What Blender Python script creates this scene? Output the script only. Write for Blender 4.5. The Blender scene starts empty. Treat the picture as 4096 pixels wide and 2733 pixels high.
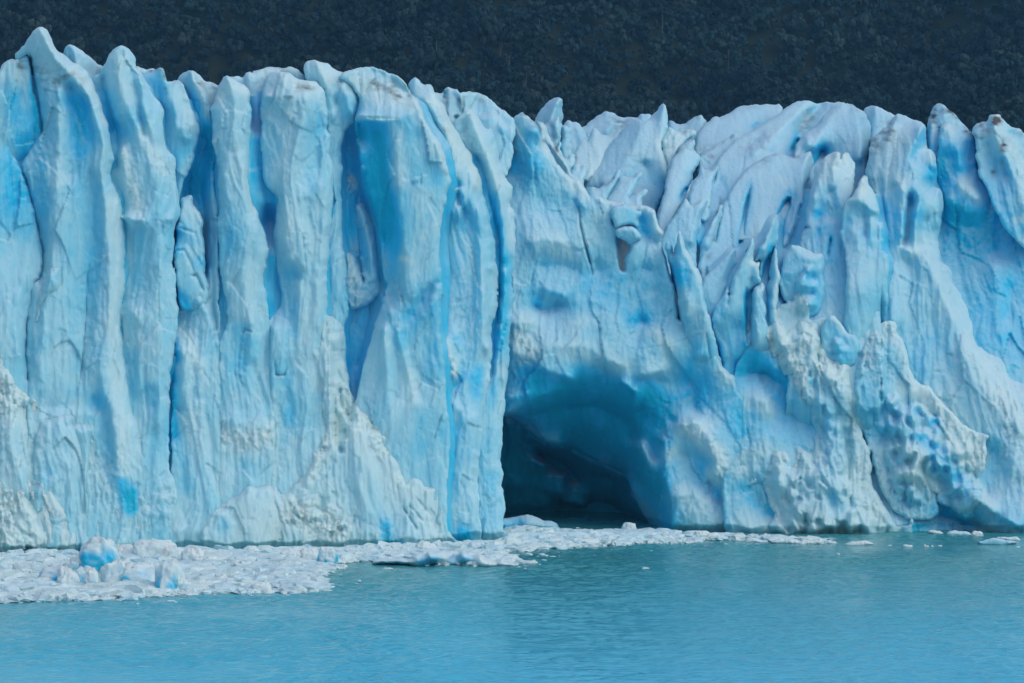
import bpy, math, random
import numpy as np

# ------------------------------------------------------------------ camera, sky, sun, exposure
F, CAMH, HY = 3125.0, 30.0, 316.0          # focal length in pixels of a 1024 wide frame, eye height, horizon row
scene = bpy.context.scene
HAZE = .00009
cam_data = bpy.data.cameras.new("camera")
cam_data.sensor_width = 36.0
cam_data.lens = 36.0 * F / 1024.0
cam_data.shift_y = -(341.5 - HY) / 1024.0
cam_data.clip_start, cam_data.clip_end = 1.0, 20000.0
cam = bpy.data.objects.new("camera", cam_data)
cam.location = (0, 0, CAMH)
cam.rotation_euler = (math.radians(90), 0, 0)
scene.collection.objects.link(cam)
scene.camera = cam

SUN_EL, SUN_AZ = math.radians(48), math.radians(128)      # azimuth clockwise from +Y (view direction): over the right shoulder
world = bpy.data.worlds.new("World")
scene.world = world
world.use_nodes = True
wn, wl = world.node_tree.nodes, world.node_tree.links
wn.clear()
sky = wn.new("ShaderNodeTexSky")
sky.sky_type = 'NISHITA'
sky.sun_disc = False
sky.sun_elevation = SUN_EL
sky.sun_rotation = SUN_AZ
sky.air_density, sky.dust_density, sky.ozone_density = 1.0, 2.5, 1.0
bg = wn.new("ShaderNodeBackground")
bg.inputs[1].default_value = 0.15
wo = wn.new("ShaderNodeOutputWorld")
wl.new(sky.outputs[0], bg.inputs[0]); wl.new(bg.outputs[0], wo.inputs[0])

sun_data = bpy.data.lights.new("sun", 'SUN')
sun_data.energy = 0.5
sun_data.angle = math.radians(70)
sun_data.color = (0.88, 0.97, 1.0)
sun = bpy.data.objects.new("sun", sun_data)
from mathutils import Vector
sd = Vector((math.sin(SUN_AZ) * math.cos(SUN_EL), math.cos(SUN_AZ) * math.cos(SUN_EL), math.sin(SUN_EL)))
sun.rotation_euler = sd.to_track_quat('Z', 'Y').to_euler()
scene.collection.objects.link(sun)

vs = scene.view_settings
vs.view_transform, vs.look, vs.gamma, vs.exposure = 'Standard', 'None', 1.0, 0.0
vs.use_curve_mapping = False
scene.render.engine = 'CYCLES'
scene.cycles.use_denoising = True
scene.cycles.max_bounces = 10
scene.cycles.diffuse_bounces = 8
scene.cycles.volume_bounces = 0

# ------------------------------------------------------------------ helpers: noise
def _grid_rng(seed):
    r = np.random.RandomState(seed)
    ang = r.rand(256) * 2 * np.pi
    return r.permutation(256), np.cos(ang), np.sin(ang)
_tabs = {}
def perlin(x, y, seed=0):
    if seed not in _tabs: _tabs[seed] = _grid_rng(seed)
    perm, gx, gy = _tabs[seed]
    xi = np.floor(x).astype(np.int64); yi = np.floor(y).astype(np.int64)
    fx = x - xi; fy = y - yi
    u = fx * fx * fx * (fx * (fx * 6 - 15) + 10); v = fy * fy * fy * (fy * (fy * 6 - 15) + 10)
    def g(ix, iy, dx, dy):
        h = perm[(perm[ix & 255] + iy) & 255]
        return gx[h] * dx + gy[h] * dy
    a = g(xi, yi, fx, fy); b = g(xi + 1, yi, fx - 1, fy)
    c = g(xi, yi + 1, fx, fy - 1); d = g(xi + 1, yi + 1, fx - 1, fy - 1)
    return (a + u * (b - a) + v * ((c + u * (d - c)) - (a + u * (b - a)))) * 1.5
def fbm(x, y, seed, octv=4, gain=0.5, ridged=False):
    s = np.zeros_like(x); a = 1.0
    for o in range(octv):
        n = perlin(x, y, seed + o)
        s += a * ((0.5 - np.abs(n)) * 1.4 if ridged else n)
        x = x * 2.03 + 3.7; y = y * 2.03 + 1.3; a *= gain
    return s

def chips(x, y, seed):
    # fracture facets: every irregular cell is a small plane with its own tilt, stepping at its edges
    xi = np.floor(x).astype(np.int64); yi = np.floor(y).astype(np.int64)
    best = np.full(x.shape, 1e9); out = np.zeros(x.shape)
    for dy in (-1, 0, 1):
        for dx in (-1, 0, 1):
            cx, cy = xi + dx, yi + dy
            h = (cx * 374761393 + cy * 668265263 + seed * 974634777) & 0x7fffffff
            h = ((h ^ (h >> 13)) * 1274126177) & 0x7fffffff
            r1, r2, r3, r4 = (h & 255) / 255., ((h >> 8) & 255) / 255., ((h >> 16) & 127) / 127., ((h >> 5) & 127) / 127.
            ox, oy = x - (cx + r1), y - (cy + r2)
            d = ox * ox + oy * oy
            k = d < best
            best = np.where(k, d, best)
            out = np.where(k, (r3 - .5) * 3.2 * ox + (r4 - .5) * 1.6 * oy + (r1 - .5) * .5, out)
    return out

# ------------------------------------------------------------------ helpers: tracing coordinates
ZO = {'A': (0, 0, .70153), 'B': (1000, 100, .70153), 'C': (1950, 300, .70153), 'D': (2996, 300, .70153),
      'E': (0, 1000, .70153), 'F': (1000, 1100, .70153), 'G': (1950, 1200, .70153), 'H': (2996, 1200, .70153),
      'K': (1950, 350, .44643), 'N': (2500, 350, .44643), 'Q': (2600, 900, .44643), 'U': (3100, 350, .44643),
      'a': (0, 1900, .3507), 'b': (700, 2100, .29787), 'c': (1400, 2050, .34043), 'd': (2200, 2000, .34043),
      'e': (3000, 2000, .46638), 'S': (0, 0, 1.0), 'p': (0, 0, 4.0)}
def T(s):
    out = []; tag = 'A'
    for tok in s.split():
        if tok[1:2] == ':':
            tag = tok[0]; tok = tok[2:]
            if not tok: continue
        x, y = tok.split(',')
        ox, oy, k = ZO[tag]
        out.append(((ox + float(x) * k) / 4.0, (oy + float(y) * k) / 4.0))
    return np.array(out)
def unproject(px, py, y):
    return np.stack([(px - 512.0) / F * y, y, CAMH + (HY - py) / F * y], axis=-1)
def resample(pl, step, closed=False):
    pts = np.vstack([pl, pl[:1]]) if closed else pl
    out = []
    for i in range(len(pts) - 1):
        a, b = pts[i], pts[i + 1]
        n = max(1, int(np.ceil(np.hypot(b[0] - a[0], b[1] - a[1]) / step)))
        t = np.arange(n)[:, None] / n
        out.append(a + (b - a) * t)
    if not closed: out.append(pts[-1:])
    return np.vstack(out)
def smooth_outline(pl, seed, jag):
    # corner cutting, then a small natural roughness along the edge
    for _ in range(1):
        nx = np.roll(pl, -1, axis=0)
        pl = np.stack([pl * .8 + nx * .2, pl * .2 + nx * .8], axis=1).reshape(-1, 2)
    pl = resample(pl, 1.2, closed=True)
    s = np.arange(len(pl)) * 1.2
    n = np.roll(pl, -1, axis=0) - np.roll(pl, 1, axis=0)
    n = np.stack([n[:, 1], -n[:, 0]], axis=1) / (np.linalg.norm(n, axis=1)[:, None] + 1e-6)
    dsp = jag * (1.6 * perlin(s / 23.0, s * 0 + seed * .53, 4) + 1.3 * perlin(s / 11.0, s * 0 + seed * .37, 5) + .8 * perlin(s / 4.5, s * 0 + seed * .91, 6))
    return pl + n * dsp[:, None]
def raster_inside(poly, xs, ys):
    m = np.zeros((len(ys), len(xs)), bool)
    x0, y0 = poly[:, 0], poly[:, 1]; x1, y1 = np.roll(x0, -1), np.roll(y0, -1)
    for j, y in enumerate(ys):
        hit = (y0 <= y) != (y1 <= y)
        if not hit.any(): continue
        cx = np.sort(x0[hit] + (y - y0[hit]) * (x1[hit] - x0[hit]) / (y1[hit] - y0[hit]))
        m[j] = (np.searchsorted(cx, xs) % 2) == 1
    return m
def seg_dist(px, py, pl, closed=False, chunk=4096, want_pt=False, hard=None):
    # distance of every point to a polyline
    a = pl; b = np.roll(pl, -1, axis=0)
    if not closed: a, b = a[:-1], b[:-1]
    d = b - a; L2 = (d ** 2).sum(1) + 1e-9
    res = np.empty(len(px)); near = np.empty((len(px), 2)) if want_pt else None; par = np.empty(len(px))
    for i in range(0, len(px), chunk):
        X = px[i:i + chunk, None]; Y = py[i:i + chunk, None]
        t = np.clip(((X - a[:, 0]) * d[:, 0] + (Y - a[:, 1]) * d[:, 1]) / L2, 0, 1)
        qx = a[:, 0] + t * d[:, 0]; qy = a[:, 1] + t * d[:, 1]
        dd = (X - qx) ** 2 + (Y - qy) ** 2
        k = dd.argmin(1); r = np.arange(len(k))
        res[i:i + chunk] = np.sqrt(dd[r, k]); par[i:i + chunk] = (k + t[r, k]) / len(a)
        if want_pt: near[i:i + chunk] = np.stack([qx[r, k], qy[r, k]], axis=1)
    return (res, near) if want_pt else (res, par)

def membrane(w, h, cons, cell):
    # relaxation of a sheet stretched over the given ridge and trough lines (x, y, value); returns field on a cell grid
    fld = None
    levels = [c for c in (32, 16, 8, 4, 2) if c >= cell]
    for c in levels:
        nx, ny = int(w / c) + 2, int(h / c) + 2
        if nx < 3 or ny < 3: nx, ny = max(nx, 3), max(ny, 3)
        acc = np.zeros((ny, nx)); cnt = np.zeros((ny, nx))
        ix = np.clip((cons[:, 0] / c).round().astype(int), 0, nx - 1); iy = np.clip((cons[:, 1] / c).round().astype(int), 0, ny - 1)
        np.add.at(acc, (iy, ix), cons[:, 2]); np.add.at(cnt, (iy, ix), 1)
        has = cnt > 0; val = np.where(has, acc / np.maximum(cnt, 1), 0)
        if fld is None: f = np.full((ny, nx), cons[:, 2].mean())
        else: f = sample(fld[0], np.arange(nx) * c / fld[1], np.arange(ny) * c / fld[1])
        f[has] = val[has]
        for it in range(120 if c >= 8 else 40):
            p = np.pad(f, 1, mode='edge')
            g = (p[:-2, 1:-1] + p[2:, 1:-1] + p[1:-1, :-2] + p[1:-1, 2:]) * .25
            f = f + 1.0 * (g - f); f[has] = val[has]
        fld = (f, c)
    return fld
def sample(f, gx, gy):
    X, Y = np.meshgrid(np.clip(gx, 0, f.shape[1] - 1.001), np.clip(gy, 0, f.shape[0] - 1.001))
    return sample_pts(f, X, Y)
def sample_pts(f, X, Y):
    X = np.clip(X, 0, f.shape[1] - 1.001); Y = np.clip(Y, 0, f.shape[0] - 1.001)
    x0 = X.astype(int); y0 = Y.astype(int); u = X - x0; v = Y - y0
    return (f[y0, x0] * (1 - u) + f[y0, x0 + 1] * u) * (1 - v) + (f[y0 + 1, x0] * (1 - u) + f[y0 + 1, x0 + 1] * u) * v

# ------------------------------------------------------------------ helpers: objects
def make_mesh(name, verts, faces_list, mat, parent=None, attrs=None, smooth=True, origin=None):
    # faces_list: list of int arrays (n, k)
    v = np.asarray(verts, dtype=np.float64)
    if origin is not None: v = v - np.asarray(origin)
    me = bpy.data.meshes.new(name)
    loops = np.concatenate([f.ravel() for f in faces_list]).astype(np.int32)
    tot = np.concatenate([np.full(len(f), f.shape[1]) for f in faces_list]).astype(np.int32)
    start = np.concatenate([[0], np.cumsum(tot)[:-1]]).astype(np.int32)
    me.vertices.add(len(v)); me.vertices.foreach_set("co", v.astype(np.float32).ravel())
    me.loops.add(len(loops)); me.loops.foreach_set("vertex_index", loops)
    me.polygons.add(len(tot)); me.polygons.foreach_set("loop_start", start); me.polygons.foreach_set("loop_total", tot)
    me.polygons.foreach_set("use_smooth", np.full(len(tot), smooth))
    me.update(calc_edges=True); me.validate()
    for k, a in (attrs or {}).items():
        at = me.attributes.new(k, 'FLOAT', 'POINT'); at.data.foreach_set("value", a.astype(np.float32))
    me.materials.append(mat)
    o = bpy.data.objects.new(name, me)
    scene.collection.objects.link(o)
    if parent is not None: o.parent = parent
    elif origin is not None: o.location = tuple(origin)
    return o
def tag(o, label=None, cat=None, group=None, kind=None):
    if label: o['label'] = label
    if cat: o['category'] = cat
    if group: o['group'] = group
    if kind: o['kind'] = kind
    return o
def thing(name, loc, label, cat, group=None):
    o = bpy.data.objects.new(name, None); o.location = loc; o.empty_display_size = 2
    scene.collection.objects.link(o)
    return tag(o, label, cat, group)

ZC = 1.5
ZBUF = np.full((480, 1000), 1e9)          # distance of the foremost ice so far, for bodies that lean on others
def make_piece(name, parent, outline, plane, lines=(), L=None, R=None, Tp=None, rim=.55, rimw=4, thick=10.0, res=1.25,
               flute=.5, lump=.6, crumb=.25, cracks=(), paint=(), holes=(), blue=.22, white=0., seed=0, jag=.9, xs=0.0,
               cell=2, bulge=0.0, backdrop=0.0, relief=1.0, sink=None, hug=None, facet=.5, side=.7, notch=1.3, mat=None, settle=None, follow=None):
    """One body of ice: outline traced as seen from the lake, given its own distance, relief and thickness.
    plane: (row0, dist0, row1, dist1) distance from the eye at two rows; lines: (polyline, relief in m)."""
    pl = smooth_outline(T(outline) if isinstance(outline, str) else outline, seed, jag)
    hl = [smooth_outline(T(h), seed + 9, jag * .4) for h in holes]
    x0, y0 = pl.min(0) - 2; x1, y1 = pl.max(0) + 2
    gx = np.arange(x0, x1, res); gy = np.arange(y0, y1, res)
    m = raster_inside(pl, gx, gy)
    for h in hl: m &= ~raster_inside(h, gx, gy)
    # relief
    cons = []
    for pts, dep in lines:
        p = T(pts); dep = np.atleast_1d(np.asarray(dep, float))
        dv = np.interp(np.linspace(0, 1, len(p)), np.linspace(0, 1, len(dep)), dep)
        q = resample(np.column_stack([p, dv]), 1.0)
        cons.append(q)
    rows = np.where(m.any(1))[0]
    for val, side in ((L, 0), (R, 1)):
        if val is None: continue
        vv = np.atleast_1d(np.asarray(val, float))
        vv = np.interp(np.linspace(0, 1, len(rows)), np.linspace(0, 1, len(vv)), vv)
        cx = [gx[np.argmax(m[j])] if side == 0 else gx[len(gx) - 1 - np.argmax(m[j][::-1])] for j in rows]
        cons.append(np.column_stack([cx, gy[rows], vv]))
    if Tp is not None:
        cols = np.where(m.any(0))[0]
        cons.append(np.column_stack([gx[cols], gy[m[:, cols].argmax(0)], np.full(len(cols), float(Tp))]))
    if cons:
        cons = np.vstack(cons); cons[:, 0] -= x0; cons[:, 1] -= y0
        f, c = membrane(x1 - x0, y1 - y0, cons, cell)
        f = (f + np.roll(f, 1, 0) + np.roll(f, -1, 0) + np.roll(f, 1, 1) + np.roll(f, -1, 1)) / 5 if cell <= 2 and f.shape[0] > 4 and f.shape[1] > 4 else f
    else: f, c = np.zeros((4, 4)), 1e9
    idx = -np.ones(m.shape, int); idx[m] = np.arange(m.sum())
    jj, ii = np.where(m)
    px, py = gx[ii], gy[jj]
    # faces
    a, b, cc, dd = idx[:-1, :-1], idx[:-1, 1:], idx[1:, 1:], idx[1:, :-1]
    full = (a >= 0) & (b >= 0) & (cc >= 0) & (dd >= 0)
    quads = np.stack([a[full], dd[full], cc[full], b[full]], 1)
    tris = []
    for (p, q, r, z) in ((a, dd, cc, b), (dd, cc, b, a), (cc, b, a, dd), (b, a, dd, cc)):
        k = (p >= 0) & (q >= 0) & (r >= 0) & (z < 0)
        tris.append(np.stack([p[k], q[k], r[k]], 1))
    tris = np.vstack(tris)
    edges = np.vstack([quads[:, [0, 1]], quads[:, [1, 2]], quads[:, [2, 3]], quads[:, [3, 0]], tris[:, [0, 1]], tris[:, [1, 2]], tris[:, [2, 0]]])
    key = edges[:, 0] * (len(px) + 1) + edges[:, 1]; rkey = edges[:, 1] * (len(px) + 1) + edges[:, 0]
    bnd = edges[~np.isin(key, rkey)]
    bv = np.unique(bnd)
    allp = [pl] + hl
    dist = None
    for q in allp:
        dq, _ = seg_dist(px, py, q[::2], closed=True)
        dist = dq if dist is None else np.minimum(dist, dq)
    best = np.full(len(bv), 1e9); npt = np.zeros((len(bv), 2))
    for q in allp:
        dq, pq = seg_dist(px[bv], py[bv], q, closed=True, want_pt=True)
        k = dq < best; best[k] = dq[k]; npt[k] = pq[k]
    k = best < 2.2 * res
    px = px.copy(); py = py.copy(); px[bv[k]] = npt[k, 0]; py[bv[k]] = npt[k, 1]; dist[bv] = 0
    dep = sample_pts(f, (px - x0) / c, (py - y0) / c)
    flat = 1.0 if settle is None else 1 - settle[2] * np.clip((py - settle[0]) / (settle[1] - settle[0]), 0, 1) ** 1.3
    dep = dep * relief * flat
    e = np.clip(dist / rimw, 0, 1)
    if rim: dep = dep - rim * flat * (1 - np.sqrt(np.clip(1 - (1 - e) ** 2, 0, 1)))
    if sink:
        bot = gy[len(gy) - 1 - m[::-1].argmax(0)]
        bot = np.convolve(np.pad(bot, 6, mode='edge'), np.ones(13) / 13, 'valid')
        dep = dep - sink[1] * np.clip(1 - (bot[ii] - py) / sink[0], 0, 1.2) ** 2
    r0, D0, r1, D1 = plane
    base = D0 + np.minimum((py - r0) / (r1 - r0), 1) * (D1 - D0) + xs * px
    # a body leaning on the ice behind it (apron, broken shelf) grows out of that surface at its outline
    cx_, cy_ = px / ZC + 160, py / ZC
    ci, cj = np.clip(cx_.round().astype(int), 0, ZBUF.shape[1] - 1), np.clip(cy_.round().astype(int), 0, ZBUF.shape[0] - 1)
    if hug is not None:
        a0, a1, b0, b1 = max(cj.min() - 3, 2), cj.max() + 4, max(ci.min() - 3, 2), ci.max() + 4
        sub = ZBUF[a0 - 2:a1 + 2, b0 - 2:b1 + 2]; ok = sub < 1e8
        for _ in range(2):
            sp, op = np.pad(np.where(ok, sub, 0), 1), np.pad(ok.astype(float), 1)
            num = sum(sp[1 + i:sp.shape[0] - 1 + i, 1 + j:sp.shape[1] - 1 + j] for i in (-1, 0, 1) for j in (-1, 0, 1))
            den = sum(op[1 + i:op.shape[0] - 1 + i, 1 + j:op.shape[1] - 1 + j] for i in (-1, 0, 1) for j in (-1, 0, 1))
            sub = np.where(den > 2.5, num / np.maximum(den, 1), 1e9); ok = sub < 1e8
        zb = sub[np.clip(cj - a0 + 2, 0, sub.shape[0] - 1), np.clip(ci - b0 + 2, 0, sub.shape[1] - 1)]
        lift = hug[0] + hug[1] * np.maximum(dist - 1.0, 0) * (1 + .6 * perlin(px / 9, py / 12, 55))
        if len(hug) > 2: lift = lift + hug[2] * np.clip((hug[3] - py) / 140.0, 0, 1) ** 2
        hl_ = base - (zb - lift)
        dep = np.where(zb < 1e8, np.clip(hl_, dep - 4.0, dep), dep)
        dep = np.where(dist < 1.2, dep - .12, dep)
    if follow is not None:
        # the solid body of the glacier lies a little way behind all the pillars that stand in front of it
        z_ = ZBUF.copy(); z_[np.abs(z_ - np.median(base)) > 45] = 1e9; ok = z_ < 1e8
        zz_ = np.where(ok, z_, 0.0); wt = ok.astype(float)
        for _ in range(26):
            pz, pw = np.pad(zz_ * wt, 1), np.pad(wt, 1)
            sz = sum(pz[1 + i:pz.shape[0] - 1 + i, 1 + j:pz.shape[1] - 1 + j] for i in (-1, 0, 1) for j in (-1, 0, 1))
            sw = sum(pw[1 + i:pw.shape[0] - 1 + i, 1 + j:pw.shape[1] - 1 + j] for i in (-1, 0, 1) for j in (-1, 0, 1))
            fill = sw > .5; zz_ = np.where(fill, sz / np.maximum(sw, 1e-6), zz_); wt = np.minimum(np.where(fill, sw / 9 + .02, 0), 1)
        wo_ = np.minimum.reduce([np.roll(np.roll(wt, a_, 0), b_, 1) for a_ in (-1, 0, 1) for b_ in (-1, 0, 1)])
        f_ok = wo_[cj, ci] > 0
        dep = np.where(f_ok, base - (sample_pts(zz_, cx_, cy_) + follow), dep)
    # surface texture, in metres
    w = base / F
    X = (px - 512) * w + seed * 13.7; Z = (HY - py) * w + seed * 5.1
    wx = X + 1.6 * fbm(X / 9, Z / 16, 40 + seed, 2); wz = Z + 1.6 * fbm(X / 9, Z / 16, 60 + seed, 2)
    fade = .35 + .65 * np.clip(e * 1.2, 0, 1)
    if flute: dep = dep + flute * fade * (.8 * fbm(wx / 3.2, wz / 24, 11, 3) + .75 * fbm(wx / 1.5, wz / 14, 13, 3, .55, ridged=True) - .3)
    if lump: dep = dep + lump * fade * (.75 * fbm(wx / 8, wz / 13, 17, 4, .45) + .2 * fbm(wx / 2.6, wz / 3.6, 19, 3, .55, ridged=True))
    if facet:
        for cs, am, sd in ((4.6, .10, 201), (1.9, .09, 203)):
            dep = dep + facet * am * cs * chips(wx / cs, wz / (cs * 2.4), sd + seed) * (.4 + .6 * np.clip(e, 0, 1))
    patch = np.clip(fbm(X / 11, Z / 13, 23 + seed % 7, 2) * 1.3 + .45, .12, 1.2)
    rough = crumb * patch
    for kind, pts, val, wd in paint:
        if kind == 'r':
            dq, _ = seg_dist(px, py, T(pts)); rough = rough + val * np.exp(-(dq / wd) ** 2)
    rg = .45 * (.55 - fbm(wx / 3.4, wz / 5.0, 26, 2, .5, ridged=True)) + .7 * (.7 - fbm(wx / 1.3, wz / 2.0, 27, 4, .6, ridged=True))
    fine = fbm(X / .5, Z / 1.3, 31, 3)
    blk = .8 * chips(wx / 1.3, wz / 1.9, 301 + seed) + .45 * chips(wx / .6, wz / .8, 305 + seed)
    dep = dep + rough * (.55 * rg + .55 * blk + .25 * fine) + .06 * fine * fade
    for pts, dp, wd in cracks:
        dq, tq = seg_dist(px, py, resample(T(pts), 3.0)); tp = np.clip(np.minimum(tq, 1 - tq) * 5, 0, 1); dep = dep - .6 * dp * tp ** .7 * np.exp(-(dq / (wd * (.45 + .55 * tp))) ** 2) * np.clip(1 + .5 * perlin(X / 2.5, Z / 3.5, 77), .5, 1.4)
    if bulge: dep = dep + bulge * np.sqrt(np.clip(dist / max(dist.max(), 1), 0, 1))
    zz = CAMH + (HY - py) / F * (base - dep)                     # waves eat a notch at the waterline
    if notch: dep = dep - notch * np.clip(1 - zz / (1.0 + .5 * perlin(X / 3, X * 0 + seed, 88)), 0, 1) ** .7
    np.minimum.at(ZBUF, (cj, ci), base - dep)
    P = unproject(px, py, base - dep)
    # ice colour: clear blue, bubbly white, dirt, plus painted cave dark and hole brightening
    bl = np.full(len(px), blue) + .16 * fbm(wx / 7, wz / 15, 33 + seed % 5, 3)
    wh = np.full(len(px), white) + np.clip(rough * .9 - .05, 0, .8) * np.clip(.6 + rg, 0, 1.2)
    di = np.zeros(len(px))
    for kind, pts, val, wd in paint:
        if kind == 'r': continue
        dq, _ = seg_dist(px, py, T(pts)); g = np.exp(-(dq / wd) ** 2) * np.clip(1 + .5 * fbm(X / 3, Z / 5, 71, 2), 0.2, 1.6)
        if kind == 'b': bl = bl + (val - blue) * g * (1 if val > .82 else .72); wh = wh * (1 - .85 * np.clip(g * max(val - .2, 0) * 1.6, 0, 1))
        elif kind == 'w': wh = wh + val * g; bl = bl * (1 - .7 * np.clip(g, 0, 1))
        elif kind == 'd': di = di + val * g * np.clip(.45 + 1.1 * fbm(X / 1.6, Z / .8, 73, 3), 0, 1.5)
    # sides and back
    n0 = len(px)
    order = {int(u): int(v) for u, v in bnd}
    ringid = {int(v): i for i, v in enumerate(bv)}
    ring0 = bv
    Vs = [P]; prev = ring0; cap_base = None; walls = []
    yb = (base - dep)[bv]
    for s in (.12, .45, 1.0):
        off = sum(len(x) for x in Vs)
        cur = off + np.arange(len(bv))
        yy = yb * (1 - s ** 2 * .5) + (np.median(yb) * .5 + yb * .5) * (s ** 2 * .5) + thick * s
        Vs.append(unproject(px[bv], py[bv] + backdrop * s * s, yy))
        mp = np.full(n0 + 1, -1); mp[bv] = np.arange(len(bv))
        u, v = mp[bnd[:, 0]], mp[bnd[:, 1]]
        walls.append(np.stack([prev[v], prev[u], cur[u], cur[v]], 1))
        prev = cur
    V = np.vstack(Vs)
    def ext(q, v=None):
        w_ = q[bv] if v is None else np.maximum(q[bv] * .4, v)
        return np.concatenate([q, .5 * q[bv] + .5 * w_, w_, w_])
    fl = [quads, tris] + walls
    seen = set(); caps = []
    for s0 in list(order):
        if s0 in seen: continue
        loop = []; u = s0
        while u not in seen and u in order:
            seen.add(u); loop.append(u); u = order[u]
        if len(loop) > 8: caps.append(np.array([[prev[ringid[q]] for q in loop[::-1]]]))
    if not hl: fl += caps
    o = make_mesh(name, V, [q for q in fl if len(q)], mat or ICE, parent, {'blue': ext(bl, side), 'white': ext(wh * (1 if side is None else 1), None if side is None else 0.0), 'dirt': ext(di)}, True,
                  tuple(parent.location) if parent is not None else tuple(P[np.argmin(P[:, 2])]))
    return o

# ------------------------------------------------------------------ materials
def new_mat(name):
    m = bpy.data.materials.new(name); m.use_nodes = True
    n, l = m.node_tree.nodes, m.node_tree.links
    n.clear(); out = n.new("ShaderNodeOutputMaterial"); p = n.new("ShaderNodeBsdfPrincipled")
    l.new(p.outputs[0], out.inputs[0])
    return m, n, l, p
def rgb_mix(n, l, fac, a, b):
    x = n.new("ShaderNodeMix"); x.data_type = 'RGBA'; x.clamp_factor = True
    for sock, val in ((x.inputs[0], fac), (x.inputs[6], a), (x.inputs[7], b)):
        if hasattr(val, 'links') or hasattr(val, 'is_linked'): l.new(val, sock)
        else: sock.default_value = (*val, 1) if isinstance(val, tuple) else val
    return x.outputs[2]
def math_node(n, l, op, a, b=0.0, clamp=False):
    x = n.new("ShaderNodeMath"); x.operation = op; x.use_clamp = clamp
    for sock, val in ((x.inputs[0], a), (x.inputs[1], b)):
        if hasattr(val, 'is_linked'): l.new(val, sock)
        else: sock.default_value = val
    return x.outputs[0]
def noise_node(n, l, vec, scale, detail=4, rough=.55, stretch=(1, 1, 1), dist=0.0):
    mp = n.new("ShaderNodeMapping"); mp.inputs['Scale'].default_value = stretch
    l.new(vec, mp.inputs[0])
    t = n.new("ShaderNodeTexNoise"); t.inputs['Scale'].default_value = scale; t.inputs['Detail'].default_value = detail
    t.inputs['Roughness'].default_value = rough; t.inputs['Distortion'].default_value = dist
    l.new(mp.outputs[0], t.inputs[0])
    return t.outputs[0]

def ice_material(name, sss, white=None, rad=(.9, 1.5, 2.0)):
    white = white or ICE_WHITE
    m, n, l, p = new_mat(name)
    geo = n.new("ShaderNodeNewGeometry"); pos = geo.outputs['Position']
    at = {}
    for k in ('blue', 'white', 'dirt'):
        a = n.new("ShaderNodeAttribute"); a.attribute_name = k; at[k] = a.outputs['Fac']
    streak = noise_node(n, l, pos, .55, 6, .6, (1, 1, .16), .3)
    mott = noise_node(n, l, pos, .16, 5, .62, (1, 1, .8), .4)
    fine = noise_node(n, l, pos, 2.2, 5, .65)
    # blue = attribute + streaks of clear ice
    b = math_node(n, l, 'ADD', at['blue'], math_node(n, l, 'MULTIPLY', math_node(n, l, 'SUBTRACT', streak, .5), .32))
    b = math_node(n, l, 'ADD', b, math_node(n, l, 'MULTIPLY', math_node(n, l, 'SUBTRACT', mott, .5), .6))
    b = math_node(n, l, 'ADD', b, math_node(n, l, 'MULTIPLY', math_node(n, l, 'SUBTRACT', noise_node(n, l, pos, .6, 5, .6, (1, 1, .55), .5), .5), .45), True)
    r = n.new("ShaderNodeValToRGB"); e = r.color_ramp.elements
    e[0].position = 0; e[0].color = (*ICE_PALE, 1)
    e[1].position = 1; e[1].color = (*ICE_DEEP, 1)
    x = e.new(.35); x.color = (*ICE_MID, 1)
    x = e.new(.7); x.color = (*ICE_BLUE, 1)
    l.new(b, r.inputs[0])
    # bubbly white crust on broken ice and on surfaces that face the sky
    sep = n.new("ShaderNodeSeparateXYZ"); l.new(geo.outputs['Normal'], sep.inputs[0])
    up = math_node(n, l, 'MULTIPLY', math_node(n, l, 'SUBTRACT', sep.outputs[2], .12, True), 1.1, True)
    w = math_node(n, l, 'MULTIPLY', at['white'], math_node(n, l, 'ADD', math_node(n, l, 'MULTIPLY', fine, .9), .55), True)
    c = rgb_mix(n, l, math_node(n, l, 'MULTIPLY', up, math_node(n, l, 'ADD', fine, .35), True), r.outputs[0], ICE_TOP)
    c = rgb_mix(n, l, w, c, white)
    dn = math_node(n, l, 'MULTIPLY', at['dirt'], math_node(n, l, 'ADD', math_node(n, l, 'MULTIPLY', fine, 1.6), .1), True)
    c = rgb_mix(n, l, dn, c, (.10, .10, .11))
    l.new(c, p.inputs['Base Color'])
    p.inputs['Roughness'].default_value = .42
    p.inputs['IOR'].default_value = 1.31
    p.inputs['Specular IOR Level'].default_value = .4
    if sss:
        p.subsurface_method = 'RANDOM_WALK'
        p.inputs['Subsurface Weight'].default_value = sss
        p.inputs['Subsurface Radius'].default_value = rad
        p.inputs['Subsurface Scale'].default_value = 1.0
    bn = noise_node(n, l, pos, 1.6, 8, .66, (1, 1, .35), .2)
    bp = n.new("ShaderNodeBump"); bp.inputs['Strength'].default_value = .8; bp.inputs['Distance'].default_value = .28
    l.new(bn, bp.inputs['Height']); l.new(bp.outputs[0], p.inputs['Normal'])
    return m
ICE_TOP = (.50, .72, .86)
ICE_PALE, ICE_MID, ICE_BLUE, ICE_DEEP, ICE_WHITE = (.47, .77, .84), (.23, .65, .81), (.035, .58, .88), (.006, .48, .69), (.62, .82, .83)
ICE = ice_material("glacier_ice", 0.3)
CAVE_ICE = ice_material('cave_ice', 0.0)
FLOE_ICE = ice_material('floe_ice', 0.5, (.74, .84, .83), (.3, .45, .6))
BRASH_ICE = ice_material("brash_ice", 0.0, (.70, .82, .80))

m, n, l, p = new_mat("lake_water")
pos = n.new("ShaderNodeNewGeometry").outputs['Position']
tur = noise_node(n, l, pos, .02, 3, .5, (1, .5, 1))
sp = n.new("ShaderNodeSeparateXYZ"); l.new(pos, sp.inputs[0])
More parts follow.
